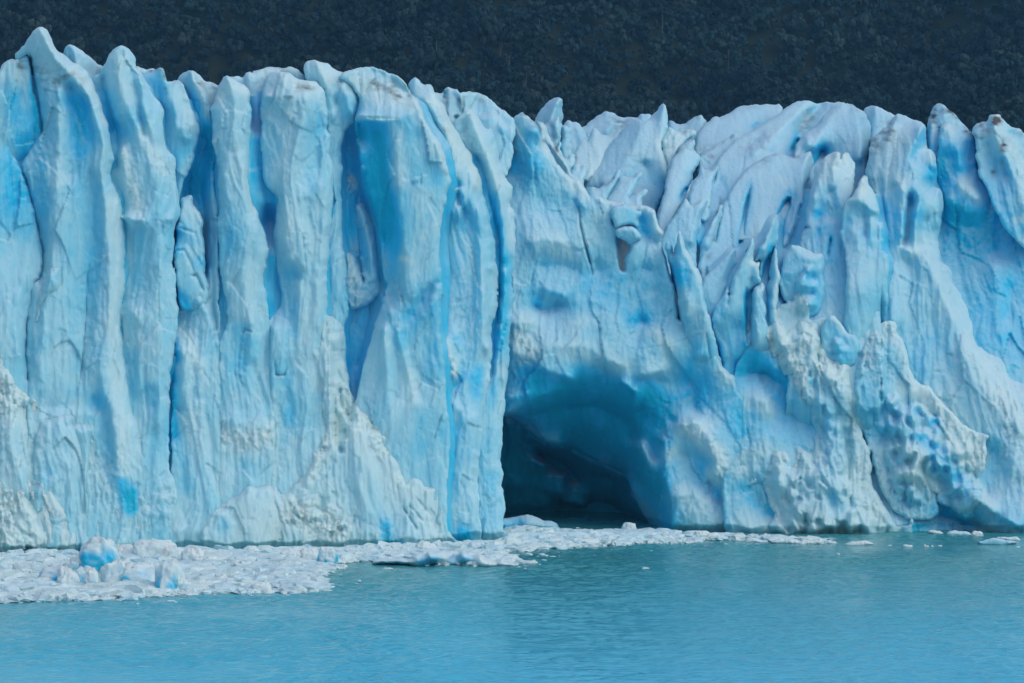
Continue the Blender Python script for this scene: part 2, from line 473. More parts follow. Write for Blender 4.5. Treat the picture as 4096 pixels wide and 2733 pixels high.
# water colour turns from blue to grey-green towards the ice front
front_mix = n.new("ShaderNodeMapRange"); front_mix.inputs[1].default_value = 265; front_mix.inputs[2].default_value = 372
l.new(math_node(n, l, 'ADD', sp.outputs[1], math_node(n, l, 'MULTIPLY', math_node(n, l, 'SUBTRACT', tur, .5), 90)), front_mix.inputs[0])
clear = rgb_mix(n, l, tur, (.055, .49, .69), (.075, .57, .75))
l.new(rgb_mix(n, l, front_mix.outputs[0], clear, (.055, .31, .33)), p.inputs['Base Color'])
p.inputs['Roughness'].default_value = .12; p.inputs['IOR'].default_value = 1.333
h1 = noise_node(n, l, pos, .9, 5, .6, (.7, 1, 1), .4); h2 = noise_node(n, l, pos, .16, 3, .5, (.7, 1, 1))
hh = math_node(n, l, 'ADD', math_node(n, l, 'MULTIPLY', h1, .30), math_node(n, l, 'MULTIPLY', h2, .5))
bp = n.new("ShaderNodeBump"); bp.inputs['Strength'].default_value = .8; bp.inputs['Distance'].default_value = .5
l.new(hh, bp.inputs['Height']); l.new(bp.outputs[0], p.inputs['Normal'])
WATER = m

m, n, l, p = new_mat("forest_leaves")
pos = n.new("ShaderNodeNewGeometry").outputs['Position']
f1 = noise_node(n, l, pos, .016, 4, .65); f2 = noise_node(n, l, pos, .25, 3, .6)
oi = n.new("ShaderNodeAttribute"); oi.attribute_name = 'tone'
fm = n.new('ShaderNodeMapRange'); fm.inputs[1].default_value = .36; fm.inputs[2].default_value = .64; l.new(f1, fm.inputs[0])
cc = rgb_mix(n, l, math_node(n, l, 'ADD', math_node(n, l, 'MULTIPLY', fm.outputs[0], .75), math_node(n, l, 'MULTIPLY', f2, .25)), (.001, .007, .018), (.020, .058, .066))
cc = rgb_mix(n, l, oi.outputs['Fac'], cc, (.045, .075, .070))
l.new(cc, p.inputs['Base Color']); p.inputs['Roughness'].default_value = .8; p.inputs['Specular IOR Level'].default_value = .1
LEAF = m
m, n, l, p = new_mat("dead_wood")
p.inputs['Base Color'].default_value = (.07, .08, .085, 1); p.inputs['Roughness'].default_value = .9
WOOD = m
m, n, l, p = new_mat("forest_soil")
pos = n.new("ShaderNodeNewGeometry").outputs['Position']
l.new(rgb_mix(n, l, noise_node(n, l, pos, .05, 5, .6), (.012, .020, .012), (.03, .035, .02)), p.inputs['Base Color'])
p.inputs['Roughness'].default_value = 1.0; p.inputs['Specular IOR Level'].default_value = 0
SOIL = m

# ------------------------------------------------------------------ the setting: lake, glacier surface, hillside, forest
def grid_sheet(name, xs, ys, zf, mat, parent=None, attrs=None, smooth=True):
    X, Y = np.meshgrid(xs, ys); Zv = zf(X, Y)
    nx, ny = len(xs), len(ys)
    i = np.arange(nx * ny).reshape(ny, nx)
    q = np.stack([i[:-1, :-1].ravel(), i[:-1, 1:].ravel(), i[1:, 1:].ravel(), i[1:, :-1].ravel()], 1)
    V = np.stack([X.ravel(), Y.ravel(), Zv.ravel()], 1)
    return make_mesh(name, V, [q], mat, parent, attrs(X.ravel(), Y.ravel()) if attrs else None, smooth)

def waves(X, Y):
    inner = np.clip(np.minimum.reduce([X + 100, 100 - X, Y - 160, 470 - Y]) / 8, 0, 1)
    wx = X + .8 * fbm(X / 4, Y / 4, 61, 2)
    big = fbm(wx / 7.5, Y / 4.2, 62, 2); mid = fbm(wx / 2.6, Y / 1.7, 64, 3, .6, ridged=True); gust = np.clip(.75 + .6 * fbm(X / 24, Y / 30, 66, 2), .3, 1.4)
    return inner * gust * (.10 * big + .19 * (mid - .4)) - .02
o = grid_sheet("lake", np.concatenate([[-4000, -600, -200], np.arange(-100, 100.01, .42), [200, 600, 4000]]),
               np.concatenate([[-800, 0], np.arange(160, 470.01, .48), [900, 1000]]), waves, WATER)
tag(o, "turquoise glacier lake with small wind ripples", kind='structure')

def surf(X, Y):
    z = 32 + (Y - 440) * .19 + 2.6 * fbm(X / 16, Y / 22, 81, 3) + 2.0 * fbm(X / 7, Y / 13, 83, 2, ridged=True)
    z = np.where(X < -8, np.minimum(40 + (Y - 415) * .06, 46) + 2 * fbm(X / 12, Y / 14, 85, 3), z)
    z = np.minimum(z, 53 + 2 * fbm(X / 12, Y / 14, 85, 3))
    return np.where((X > -14) & (Y < 510), -20.0 + 0 * X, z)
o = grid_sheet("glacier_terrain", np.linspace(-260, 260, 261), np.linspace(420, 700, 122), surf, ICE,
               attrs=lambda x, y: {'blue': x * 0 + .25, 'white': x * 0 + .4, 'dirt': x * 0})
tag(o, "rough white glacier surface rising behind the ice front", kind='structure')

def hill(X, Y):
    return np.clip((Y - 900) * .30, -3, None) + 30 * fbm(X / 190, Y / 300, 91, 3) * np.clip((Y - 950) / 200, 0, 1) + np.clip(Y - 1250, 0, None) * .18
o = grid_sheet("hillside", np.linspace(-700, 700, 90), np.linspace(880, 1900, 90), hill, SOIL)
tag(o, "dark wooded hillside behind the glacier", kind='structure')

def ico(sub):
    t = (1 + 5 ** .5) / 2
    v = [(-1, t, 0), (1, t, 0), (-1, -t, 0), (1, -t, 0), (0, -1, t), (0, 1, t), (0, -1, -t), (0, 1, -t), (t, 0, -1), (t, 0, 1), (-t, 0, -1), (-t, 0, 1)]
    f = [(0, 11, 5), (0, 5, 1), (0, 1, 7), (0, 7, 10), (0, 10, 11), (1, 5, 9), (5, 11, 4), (11, 10, 2), (10, 7, 6), (7, 1, 8),
         (3, 9, 4), (3, 4, 2), (3, 2, 6), (3, 6, 8), (3, 8, 9), (4, 9, 5), (2, 4, 11), (6, 2, 10), (8, 6, 7), (9, 8, 1)]
    v = [np.array(p) / np.linalg.norm(p) for p in v]
    for _ in range(sub):
        nf = []; mid = {}
        def mp(a, b):
            k = (min(a, b), max(a, b))
            if k not in mid:
                q = v[a] + v[b]; v.append(q / np.linalg.norm(q)); mid[k] = len(v) - 1
            return mid[k]
        for a, b, c in f:
            ab, bc, ca = mp(a, b), mp(b, c), mp(c, a)
            nf += [(a, ab, ca), (b, bc, ab), (c, ca, bc), (ab, bc, ca)]
        f = nf
    return np.array(v), np.array(f)

def crown_template(seed):
    # leaf sprays spread through a broad uneven crown: many small bent faces
    r = np.random.RandomState(seed); vs, fs = [], []
    centres = [(r.normal(0, .42), r.normal(0, .42), .35 + .75 * r.rand()) for _ in range(9)]
    k = 0
    for i in range(110):
        c = np.array(centres[r.randint(len(centres))])
        d = r.normal(size=3); d[2] = abs(d[2]) * .9 - .1; d /= np.linalg.norm(d)
        p = c + d * (.26 + .12 * r.rand()) * np.array([1, 1, .75])
        a = np.cross(d, r.normal(size=3)); a /= np.linalg.norm(a); b = np.cross(d, a)
        s = .10 + .10 * r.rand()
        q = [p + a * s, p + b * s * .8, p - a * s - d * s * .4, p - b * s * .8]
        vs += q; fs.append((k, k + 1, k + 2)); fs.append((k, k + 2, k + 3)); k += 4
    cv, cf = ico(1)
    for c in centres[:5]:
        vs += list(cv * np.array([.27, .27, .21]) * (.8 + .4 * r.rand(len(cv), 1)) + np.array(c)); fs += [tuple(t + k) for t in cf]; k += len(cv)
    return np.array(vs), np.array(fs)
rs = np.random.RandomState(4)
temps = [crown_template(i) for i in range(9)]
VV, FF, TT = [], [], []; off = 0
tx, ty = np.meshgrid(np.arange(-520, 520, 5.6), np.arange(1080, 1640, 6.2))
tx = tx.ravel() + rs.normal(0, 1.9, tx.size); ty = ty.ravel() + rs.normal(0, 2.2, ty.size)
tz = hill(tx, ty)
keep = (np.abs(tx) < ty * .30) & (rs.rand(tx.size) < np.where(np.abs(tx) < ty * .19, .93, .8))
for x, y, z in zip(tx[keep], ty[keep], tz[keep]):
    v, f = temps[rs.randint(9)]
    s = 2.9 + 3.4 * rs.rand() ** 2; a = rs.rand() * 6.28; ca, sa = math.cos(a), math.sin(a)
    q = v * np.array([s, s, s * (1.0 + .7 * rs.rand())])
    q = np.stack([q[:, 0] * ca - q[:, 1] * sa + x, q[:, 0] * sa + q[:, 1] * ca + y, q[:, 2] + z + 1.5], 1)
    VV.append(q); FF.append(f + off); off += len(q)
    TT.append(np.full(len(q), np.clip(rs.normal(.12, .3), 0, 1)))
o = make_mesh("forest", np.vstack(VV), [np.vstack(FF)], LEAF, None, {'tone': np.concatenate(TT)}, False)
tag(o, "dense dark beech forest covering the hillside", "forest", kind='stuff')
del VV, FF, TT
# a few bleached dead trunks stand out of the canopy
VV, FF = [], []; off = 0
for i in range(34):
    y = rs.uniform(1090, 1400); x = rs.uniform(-.17, .17) * y; z = float(hill(np.array([x]), np.array([y]))[0])
    hgt = rs.uniform(9, 14)
    for br in range(3):
        lean = rs.normal(0, .12, 2) * (1 if br == 0 else 3.0); z0 = z + (0 if br == 0 else hgt * rs.uniform(.45, .7)); hh_ = hgt if br == 0 else hgt * .3
        r0 = .38 if br == 0 else .2
        for t in range(4):
            u = t / 3; rr = r0 * (1 - .75 * u)
            for s in range(5):
                VV.append((x + lean[0] * hh_ * u + rr * math.cos(s * 1.257), y + lean[1] * hh_ * u + rr * math.sin(s * 1.257), z0 + hh_ * u))
        for t in range(3):
            for s in range(5):
                a = off + t * 5 + s; b = off + t * 5 + (s + 1) % 5
                FF.append((a, b, b + 5, a + 5))
        off += 20
o = make_mesh("dead_trunks", np.array(VV), [np.array(FF)], WOOD, None, None, True)
tag(o, "pale bare dead trunks scattered through the forest", "dead wood", kind='stuff')

# ------------------------------------------------------------------ the near ice cliff
PL = (100, 400, 550, 395); XL = .0277
near = thing("ice_cliff", (-33, 400, 0), "near ice cliff of tall blue and white pillars, hiding the cave's left edge", "ice cliff")
QUEUE = []
def nearp(name, outline, **k):
    k.setdefault('xs', XL); k.setdefault('relief', .62);  k['lump'] = k.get('lump', .6) * .42; k['flute'] = k.get('flute', .5) * .95; k.setdefault('blue', .17); k.setdefault('facet', .95); k.setdefault('settle', None if name == 'glacier_body' else (230, 500, .62)); k.setdefault('plane', PL)
    QUEUE.append((name, outline, k))
def _build_near(name, outline, k): return make_piece(name, near, outline, k.pop('plane'), **k)
# the body of the cliff behind the pillars
nearp("glacier_body", "A:-900,640 -300,520 0,480 150,420 400,470 600,430 800,470 1000,530 1200,620 1400,560 1560,470 B:300,420 450,330 700,330 900,380 1050,480 1200,640 1300,760 1380,860 1420,1000 1440,1300 F:1420,200 1400,600 1380,1000 1380,1540 1380,1700 E:-900,1780",
      lines=[("p:-150,160 300,130 480,140", -6.5), ("p:-150,560 200,560", -5), ("p:300,110 310,560", -6.5), ("p:345,100 350,560", -14), ("p:400,100 410,560", -24), ("p:450,120 470,560", -34)], R=-36, L=-8, relief=1.0, follow=1.7, blue=.62, crumb=.1, flute=.8, res=2.0, thick=45, seed=1, cell=4)
nearp("ice_shoulder", "A:-400,520 -200,430 -80,460 0,400 18,372 45,342 70,338 92,338 160,300 172,420 200,540 236,740 236,900 300,1100 300,1500 -400,1500",
      lines=[("A:45,345 60,450 75,600 85,800", -5), ("A:165,310 175,420 205,545 240,745", -5.5), ("A:-100,520 -60,1000", -5), ("A:120,940 250,1430", -12)],
      paint=[('b', "A:60,580 130,700 150,900", .75, 16), ('w', "A:0,420 60,380 130,430", .6, 10), ('d', "A:100,350 130,370", .7, 5), ('b', "A:180,320 200,540 235,740", .95, 5)], seed=2, flute=.5, crumb=.15)
nearp("flat_wall", "A:-400,470 -200,440 -80,490 0,500 22,520 42,575 45,602 30,655 36,760 75,880 120,985 165,1080 200,1240 242,1430 238,1520 E:240,60 235,150 190,200 165,380 150,500 150,600 165,740 180,900 150,1800 -400,1800",
      lines=[("A:30,620 36,760 75,880 165,1080 242,1430", -5.5), ("A:-60,560 -20,900 60,1300", -3.5), ("E:0,100 20,400 40,800", -2.0), ("E:150,240 145,560 160,740", -4.5), ("E:100,250 90,420 110,600", -1.8)],
      paint=[('b', "A:60,900 130,1080 200,1300", .62, 18), ('b', "A:0,1200 60,1000", .45, 25)], seed=3, flute=.35, crumb=.12, cracks=[("A:60,900 80,1400", .5, 1.5)])
nearp("ice_spire", "A:330,420 358,290 380,265 410,255 440,272 500,318 550,358 592,376 640,430 640,620 330,620",
      plane=(60, 414, 160, 412), lines=[("A:410,258 440,360 480,520", -1), ("A:592,378 600,600", -7), ("A:360,300 350,600", -3)], white=.35, seed=4, flute=.3, thick=8)
nearp("ice_pillar", "A:88,342 93,295 120,270 150,245 190,185 213,158 235,152 262,168 282,195 300,245 330,285 370,315 440,365 490,410 520,455 550,520 580,600 600,690 628,760 641,830 650,905 622,985 640,1040 670,1110 690,1180 705,1260 712,1400 714,1568 E:716,150 700,260 684,330 684,420 700,500 705,620 720,700 745,820 765,960 800,1050 830,1130 850,1250 870,1500 870,1780 E:150,1780 150,800 160,740 148,560 150,230 235,150 240,20 A:245,1430 205,1250 165,1080 122,950 150,890 240,760 236,680 206,545 186,440 168,300",
      lines=[("A:235,160 320,330 430,450 515,560 560,700 600,840 575,960 595,1060 612,1300 622,1568 E:620,200 628,400 592,550 578,680 592,800 640,900 660,1100 672,1300 650,1500 640,1700", .8),
             ("A:400,500 420,700 420,860 400,1000", -4.2), ("A:470,560 490,700 500,800", -3.2), ("A:330,520 340,800 335,1000 312,1300 300,1568 E:210,500 222,800", -.6),
             ("A:175,330 190,440 206,545 240,740 160,890 125,950 170,1080 210,1250 245,1430 E:235,150", -6.5), ("E:160,240 155,560 165,740", -5),
             ("A:520,1000 530,1300 510,1568 E:480,500 450,760", -3.0), ("E:540,850 610,1000 640,1250", -3.6), ("E:250,960 330,950 420,935 530,945", -1.6), ("E:250,900 420,880", -3.6),
             ("E:250,1500 500,1500", 1.0), ("E:760,1000 790,1300 800,1500", -.5)], R=(-3, -3, -3.5, -4, -3, -1),
      paint=[('w', "A:200,200 260,300 340,400 400,440", .7, 16), ('w', "A:420,400 520,520 590,680", .6, 7), ('d', "A:200,410 290,470 390,440", .45, 7), ('d', "A:300,480 270,510", .4, 4), ('d', "A:340,400 450,450", .25, 9), ('b', "A:395,500 425,700 430,860", .72, 15), ('b', "A:470,620 480,800", .6, 12),
             ('b', "A:190,440 200,700 230,1000 240,1300", .62, 10), ('b', "A:500,1100 520,1400 E:520,300 480,600", .42, 18), ('b', "E:560,880 620,1050 650,1250", .68, 12), ('w', "A:340,650 340,1000", .3, 10), ('w', "A:640,1150 660,1560 E:650,600 690,900 720,1300", .5, 9), ('b', "E:700,1330 740,1460", .9, 8), ('b', "E:760,1380 750,1470", .85, 6),
             ('r', "E:260,1100 500,1200 600,1400", .35, 22)],
      cracks=[("A:168,296 186,440 206,545 240,745", 6, 1.2), ("E:520,0 500,150 490,400 470,650 445,800 440,920", .9, .7), ("E:350,90 350,210", .8, 1), ("E:690,420 705,560", 1, 1), ("E:735,600 745,800 760,950", 1.5, 2)],
      seed=5, flute=.42, crumb=.16, lump=.5, thick=14)
nearp("ice_block", "E:245,130 255,95 270,84 310,92 340,92 351,110 350,200 330,230 290,260 250,290 215,420 200,560 190,560 195,330 235,190",
      lines=[("E:260,100 330,110 335,190", 1.6), ("E:215,420 200,550", -1.0)], hug=(.1, .14), seed=6, rim=1.0, rimw=4, thick=5, flute=.2)
nearp("fluted_block", "E:225,975 300,962 340,940 420,930 436,1000 540,985 552,1100 560,1250 600,1380 640,1480 620,1780 150,1780 180,1200",
      lines=[("E:240,985 430,960 530,1010", 1.5), ("E:250,1300 500,1300", 1.2), ("E:300,1700 560,1700", 3.0)], L=1, R=-2.0, hug=(.1, .14), seed=7, flute=.9, crumb=.35, rim=1.0, white=.1, thick=6)
nearp("crumbled_apron", "E:-500,400 -200,420 -60,360 0,370 40,400 10,520 30,620 60,690 85,740 92,775 130,800 160,840 205,845 232,890 235,960 260,1100 300,1300 330,1500 330,1780 -500,1780",
      lines=[("E:-100,420 -60,1600", -.5), ("E:10,640 110,810 210,860", -.6), ("E:40,1000 100,1200 150,1400", 2.0)], R=-2.5, hug=(.1, .14), seed=8, crumb=.75, flute=.8, lump=.9, white=.18, paint=[('w', "E:0,800 100,860 200,900", .5, 22), ('r', "E:0,800 100,830 200,880", .6, 14)], thick=6)
nearp("rubble_mound", "E:-500,1100 -200,1150 0,1190 60,1182 120,1180 150,1255 190,1300 260,1330 300,1370 335,1430 370,1475 405,1515 430,1568 450,1800 -500,1800",
      lines=[("E:-100,1200 60,1200 130,1260", .8), ("E:0,1400 200,1500", 4.0), ("E:-200,1700 300,1700", 5.0)], R=1.0, hug=(.1, .14), seed=9, crumb=1.25, flute=.5, lump=1.4, white=.5, paint=[('w', "E:60,1300 200,1420 330,1530", .5, 30)], thick=6, jag=1.4)
nearp("ice_spire", "A:500,620 515,460 540,432 565,420 590,380 625,310 650,275 680,256 702,253 725,273 755,303 775,345 777,380 803,415 840,470 880,550 915,590 933,622 930,700 938,830 970,870 996,880 998,1000 1018,1100 1028,1180 1020,1240 1000,1300 990,1420 985,1568 E:992,60 1002,200 1016,300 1010,450 985,640 968,720 963,880 966,1040 960,1240 1000,1300 1010,1500 1010,1780 640,1780 640,900 620,600 620,200 A:600,1500 560,1100 520,900",
      lines=[("A:702,258 680,310 690,480 720,600 790,720 828,850 860,900", -.3), ("A:590,430 600,560 640,650 655,760 668,840 660,940", -8), ("A:610,420 630,560 660,680", -3.2), ("A:800,430 812,600 850,700 880,800", -.8),
             ("A:720,300 742,420 800,560 800,680 825,770", -3.6), ("A:640,1000 690,1130 710,1300 720,1568 E:715,150 690,400 715,650", -6.5), ("A:690,840 720,1000 770,1200", -2.4), ("A:860,900 900,1100 900,1300 920,1568 E:915,330 910,560 918,700 900,1000", .2),
             ("A:700,1240 830,1260 900,1240 980,1250", .3), ("E:745,600 750,800 770,960", -5), ("E:800,500 800,800", -1.5), ("E:870,800 880,900", -2.8), ("E:760,1500 950,1500", 1.0), ("E:760,350 800,420", -.8)], R=(-5, -3, -3, -2.5, -3, -3, -1),
      paint=[('w', "A:640,340 700,420 740,560", .5, 14), ('b', "A:600,560 640,680 660,840", .8, 7), ('b', "A:740,420 800,560 810,700", .5, 6), ('b', "A:720,640 760,740 700,700", .42, 14), ('w', "A:700,880 730,1000 790,1200", .5, 10), ('w', "A:810,760 870,860 930,960", .45, 8),
             ('b', "E:750,600 755,900", .55, 9), ('b', "E:860,780 885,880", .6, 8), ('r', "A:690,840 730,1000 780,1180", .5, 9), ('r', "A:850,850 980,1000", .25, 12), ('r', "A:760,1270 980,1260", .3, 6), ('r', "E:980,1400 940,1500 850,1500", .5, 16)],
      cracks=[("A:805,600 806,680", .8, 1), ("E:690,350 700,520", 1, 1)], seed=11, flute=.4, crumb=.18, thick=14)
nearp("snow_crest", "A:740,480 770,400 778,376 800,384 840,392 880,387 900,400 900,520 740,560", plane=(80, 416, 180, 413), white=.4, seed=36, thick=9, flute=.2, lines=[("A:800,386 820,480", 0)])
nearp("snow_crest", "A:1060,470 1090,412 1098,401 1115,403 1142,432 1170,460 1205,468 1245,486 1260,520 1260,640 1060,640", plane=(80, 417, 180, 413), white=.35, seed=37, thick=9, flute=.25, lines=[("A:1100,404 1130,470 1120,560", 0), ("A:1190,470 1220,560", -1)], paint=[('d', "A:1160,470 1240,490", .4, 5)])
nearp("snow_crest", "A:1290,520 1308,432 1322,429 1352,436 1380,446 1400,424 1424,408 1440,416 1470,402 1500,394 1568,380 1600,400 1600,560 1290,600", plane=(80, 415, 180, 411.5), white=.4, seed=38, thick=9, flute=.25, lines=[("A:1424,412 1430,500", 0), ("A:1500,398 1500,500", -1), ("A:1390,450 1380,520", -2)], paint=[('w', "A:1500,420 1540,440", .4, 6)])
nearp("leaning_slab", "A:770,440 805,420 850,400 885,388 915,383 938,402 948,440 956,470 975,462 1000,463 1045,475 1070,520 1085,570 1112,680 1132,712 1128,780 1115,850 1090,950 1055,1010 1035,1070 1026,1130 1010,1250 780,1250",
      lines=[("A:915,386 948,470 962,560 1000,640 1008,700", -5.0), ("A:840,430 930,620 960,820 1000,1100", -8.5), ("A:1050,480 1090,600 1110,700 1060,740", -4.2), ("A:1000,700 1050,760 1060,800", -4.2), ("A:1040,800 1010,1000", -7)], L=-10, R=-7,
      paint=[('b', "A:870,430 920,520 950,620", .58, 13), ('d', "A:860,400 915,386 940,430 950,520", .9, 2.4), ('d', "A:1000,470 1040,476", .5, 3), ('w', "A:1020,520 1060,640 1100,710", .35, 8), ('b', "A:1010,900 1080,850", .55, 10)], seed=12, flute=.3, crumb=.12)
nearp("ice_fin", "A:970,520 1000,462 1040,413 1075,404 1095,402 1112,420 1120,462 1150,488 1180,528 1195,590 1203,645 1215,718 1208,800 1222,850 1236,905 1228,960 1215,1010 1250,1200 1250,1500 E:1250,400 1260,1000 1260,1780 960,1780 980,1200 A:970,1200",
      lines=[("A:1095,410 1120,480 1160,560 1195,640 1212,718", -8.5), ("A:1050,420 1075,600 1090,800", -13), ("A:1060,1010 1050,1080 1070,1110", -17), ("A:1200,760 1215,840 1230,930 1220,990", -10), ("A:1160,800 1150,1000 1160,1200 1170,1568", -13.5), ("A:1215,1000 1205,1200 1190,1568 E:1240,500", -8.5),
             ("E:1130,280 1180,360 1230,470 1200,560", -2.8), ("E:1040,560 1060,800 1100,1000 1100,1300", -2.2), ("E:1000,900 985,1080", -8), ("E:1000,1600 1240,1600", .6)], L=(-14, -14, -15, -12, -6, -4, 0), R=(-9, -9, -6, -3, -2, 0),
      paint=[('b', "A:1110,620 1150,780 1170,900 1120,1000", .85, 16), ('b', "A:1200,740 1220,860 1230,950", .8, 6), ('b', "A:1060,1000 1060,1090", 1.0, 9), ('b', "A:1150,1050 1150,1250", .7, 9), ('b', "E:1150,70 1160,110", .9, 6), ('b', "E:1000,520 1010,620", 1.0, 5), ('b', "E:975,720 990,1070", .95, 7), ('w', "A:1100,420 1140,520 1190,650", .5, 5), ('w', "A:1150,470 1200,540", .4, 6), ('d', "A:1110,462 1145,472", .7, 3), ('d', "A:1170,490 1230,500", .4, 6),
             ('r', "E:1050,400 1100,700 1130,1000", .4, 12), ('w', "E:1040,450 1120,640", .4, 9), ('b', "E:1020,1150 1050,1350", .6, 10)], seed=13, flute=.5, crumb=.22, thick=14)
nearp("crevasse_boulders", "A:1022,1160 1040,1122 1062,1112 1100,1116 1098,1172 1128,1196 1156,1265 1160,1330 1164,1440 1168,1568 E:1168,110 1190,240 1180,330 1110,350 1060,350 1020,340 1000,200 988,60 A:992,1400 1010,1260",
      lines=[("A:1050,1180 1120,1230 1140,1300", -4.5), ("A:1010,1300 1090,1320 1130,1400 1130,1480", -3.6), ("A:1000,1440 1050,1430 1100,1530", -2.8), ("A:1130,1210 1145,1400 1135,1480", -4.0), ("A:1030,1150 1090,1130", -6), ("A:1010,1310 1000,1410", -6), ("E:1100,200 1070,260", -3), ("E:1150,130 1165,230", -3.4), ("E:1020,260 1050,330", -5)],
      paint=[('b', "A:1000,1330 1005,1420", .85, 6), ('b', "A:1145,1500 1165,1500", .8, 7), ('b', "E:1030,270 1060,330", .7, 8), ('w', "A:1060,1190 1130,1230", .4, 8)],
      cracks=[("A:1000,1290 1060,1310 1115,1330 1135,1410 1130,1490", .8, 1.5), ("A:990,1480 1010,1430 1050,1425 1090,1500 1110,1560", .8, 1.5), ("E:1085,150 1120,140 1165,240", 1.2, 1.3)], seed=14, lump=.5, flute=.15, crumb=.3, rim=1.6, thick=7)
nearp("ice_pillar", "A:1195,640 1207,590 1232,540 1248,492 1275,445 1298,432 1345,450 1400,493 1419,515 1427,580 1437,640 1430,730 1425,790 1420,900 1418,1050 1440,1140 1462,1200 1500,1290 1526,1390 1531,1440 1515,1480 1512,1568 E:1528,30 1515,60 1500,180 1518,250 1540,400 1545,600 1560,800 1568,1000 1568,1780 1210,1780 1250,1100 1235,800 1240,560 1300,420 1290,280 1250,100 A:1250,1400 1240,1260 1250,1150 1246,980 1235,930 1228,860 1215,780",
      lines=[("A:1300,440 1340,580 1348,700 1342,860 1390,980 1402,1300 1398,1568 E:1390,100 1400,300 1430,420", -.2), ("A:1345,860 1300,900 1280,1000 1290,1300", -1.6), ("A:1380,560 1390,800", -1.3), ("A:1460,1250 1470,1450", -.6), ("E:1340,480 1380,600 1370,680", -3.2), ("E:1440,480 1450,620", -.8), ("E:1480,300 1490,600", -2.4), ("E:1280,960 1400,1000 1540,1020", -.5), ("E:1300,900 1500,930", -2.2), ("E:1250,1700 1540,1700", 2.0)],
      L=(-4.5, -4, -3.5, -4, -4, -3, -2, 0), R=(-3, -3, -2.5, -2.5, -3, -3, -2, 0),
      paint=[('w', "A:1250,520 1300,470 1400,510", .6, 10), ('w', "A:1280,560 1340,640", .3, 12), ('b', "E:1380,460 1400,540 1370,660", .7, 11), ('b', "A:1300,1250 1340,1400", .4, 16), ('w', "A:1340,860 1400,1000 1450,1180", .35, 7), ('r', "E:1250,1060 1380,1080 1540,1060", .7, 13), ('w', "E:1250,1060 1380,1100 1540,1070", .5, 15), ('r', "E:1350,680 1400,690", .3, 8)],
      cracks=[("A:1235,780 1250,920", .6, 1), ("A:1245,1140 1235,1250", 1, 1), ("E:1380,480 1400,450 1440,470", .9, 1.2)], seed=15, flute=.4, crumb=.15, thick=14)
nearp("snow_crest", "B:-60,420 0,290 15,265 70,240 155,236 200,250 235,236 290,268 325,305 340,420 330,520 -40,560", plane=(80, 416, 180, 412),
      lines=[("B:60,245 130,330 250,330 320,340", -1), ("B:155,240 160,330", 0)], white=.45, seed=16, thick=9, flute=.2, paint=[('d', "B:150,260 230,270", .4, 5)])
nearp("ice_pillar", "B:60,440 75,370 90,310 106,285 125,265 180,262 220,275 262,300 350,320 384,330 402,352 430,400 440,450 438,560 446,600 458,640 455,720 468,780 481,830 470,900 470,965 465,1100 457,1250 440,1400 440,1568 F:438,200 450,500 470,800 470,1570 F:470,1720 60,1720 60,1000 100,600 90,300 B:190,1568 150,1400 130,1230 150,1100 152,980 90,930 80,880 70,790 58,680 63,560",
      lines=[("B:180,290 190,380 150,410 90,405", -.5), ("B:180,300 280,300 360,340", -2.2), ("B:200,400 330,420 300,600 255,720 205,830 205,1000 200,1200 230,1340", .4), ("B:380,590 370,700 395,830", -3.2), ("B:340,560 300,720 290,900", -.8), ("B:290,950 280,1080 300,1160 318,1300 322,1390", .2), ("B:330,1000 360,1200 350,1568 F:330,400 310,700 320,900", -2.0), ("B:400,900 420,1200 400,1568 F:380,300", -1.2),
             ("B:220,1440 250,1420 290,1450", -3.8), ("F:140,300 190,500 200,560", -.8), ("F:215,500 220,800", -3.0), ("F:90,0 115,300 130,700", -1.8), ("F:290,0 290,250", -1.4), ("F:100,1600 440,1600", 2.2)],
      L=(-6, -5, -6, -7, -6, -5, -3, 0), R=(-3.5, -3.2, -3, -3, -3.5, -3, -1, 0),
      paint=[('d', "B:150,410 210,425 260,360 340,350", .5, 4.5), ('w', "B:120,300 250,320 380,350", .55, 12), ('b', "B:350,600 350,720 390,830", .48, 15), ('b', "B:370,900 380,950", .5, 9), ('b', "B:240,1430 270,1440", .6, 6), ('w', "B:240,480 200,900 200,1150", .3, 16), ('b', "F:225,560 225,830", .6, 9), ('b', "F:250,150 240,320", .6, 8), ('b', "F:370,250 375,400", .5, 9), ('b', "F:40,450 80,620", .5, 14), ('r', "B:430,440 470,700", .3, 6), ('w', "F:340,100 370,600", .25, 14)],
      cracks=[("F:140,480 150,570 195,570 220,510", 1, 1.2), ("B:300,1180 320,1390", .8, 1.2)], seed=17, flute=.5, crumb=.18, thick=14)
nearp("crevasse_block", "B:84,1130 98,1095 118,1085 135,1100 146,1150 148,1200 135,1240 110,1260 100,1200", lines=[("B:118,1090 125,1240", -8)], rim=1.4, seed=18, thick=5, plane=(300, 402, 420, 400))
nearp("ice_pillar", "B:320,330 312,230 325,208 345,196 376,193 420,213 480,248 528,268 580,288 600,330 612,380 626,445 624,472 606,500 600,560 560,572 534,620 518,680 530,780 520,900 526,1050 525,1230 550,1400 556,1568 F:560,230 540,280 560,700 560,900 380,900 390,300 B:400,1400 400,400",
      plane=(100, 403, 550, 399), lines=[("B:376,198 430,330 460,420 475,540", -.8), ("B:600,340 612,440", -2), ("B:520,350 560,420 580,500", -.6), ("B:470,420 500,480 490,560", -2.8), ("B:490,600 490,900 480,1300 500,1560", -3.2)], L=-4.5, R=-4.5,
      paint=[('w', "B:340,210 430,290 560,340", .6, 14), ('d', "B:420,350 560,340", .3, 7), ('b', "B:520,370 570,480", .5, 10), ('b', "B:460,600 490,1000", .4, 12)], seed=19, flute=.5, crumb=.14, thick=12)
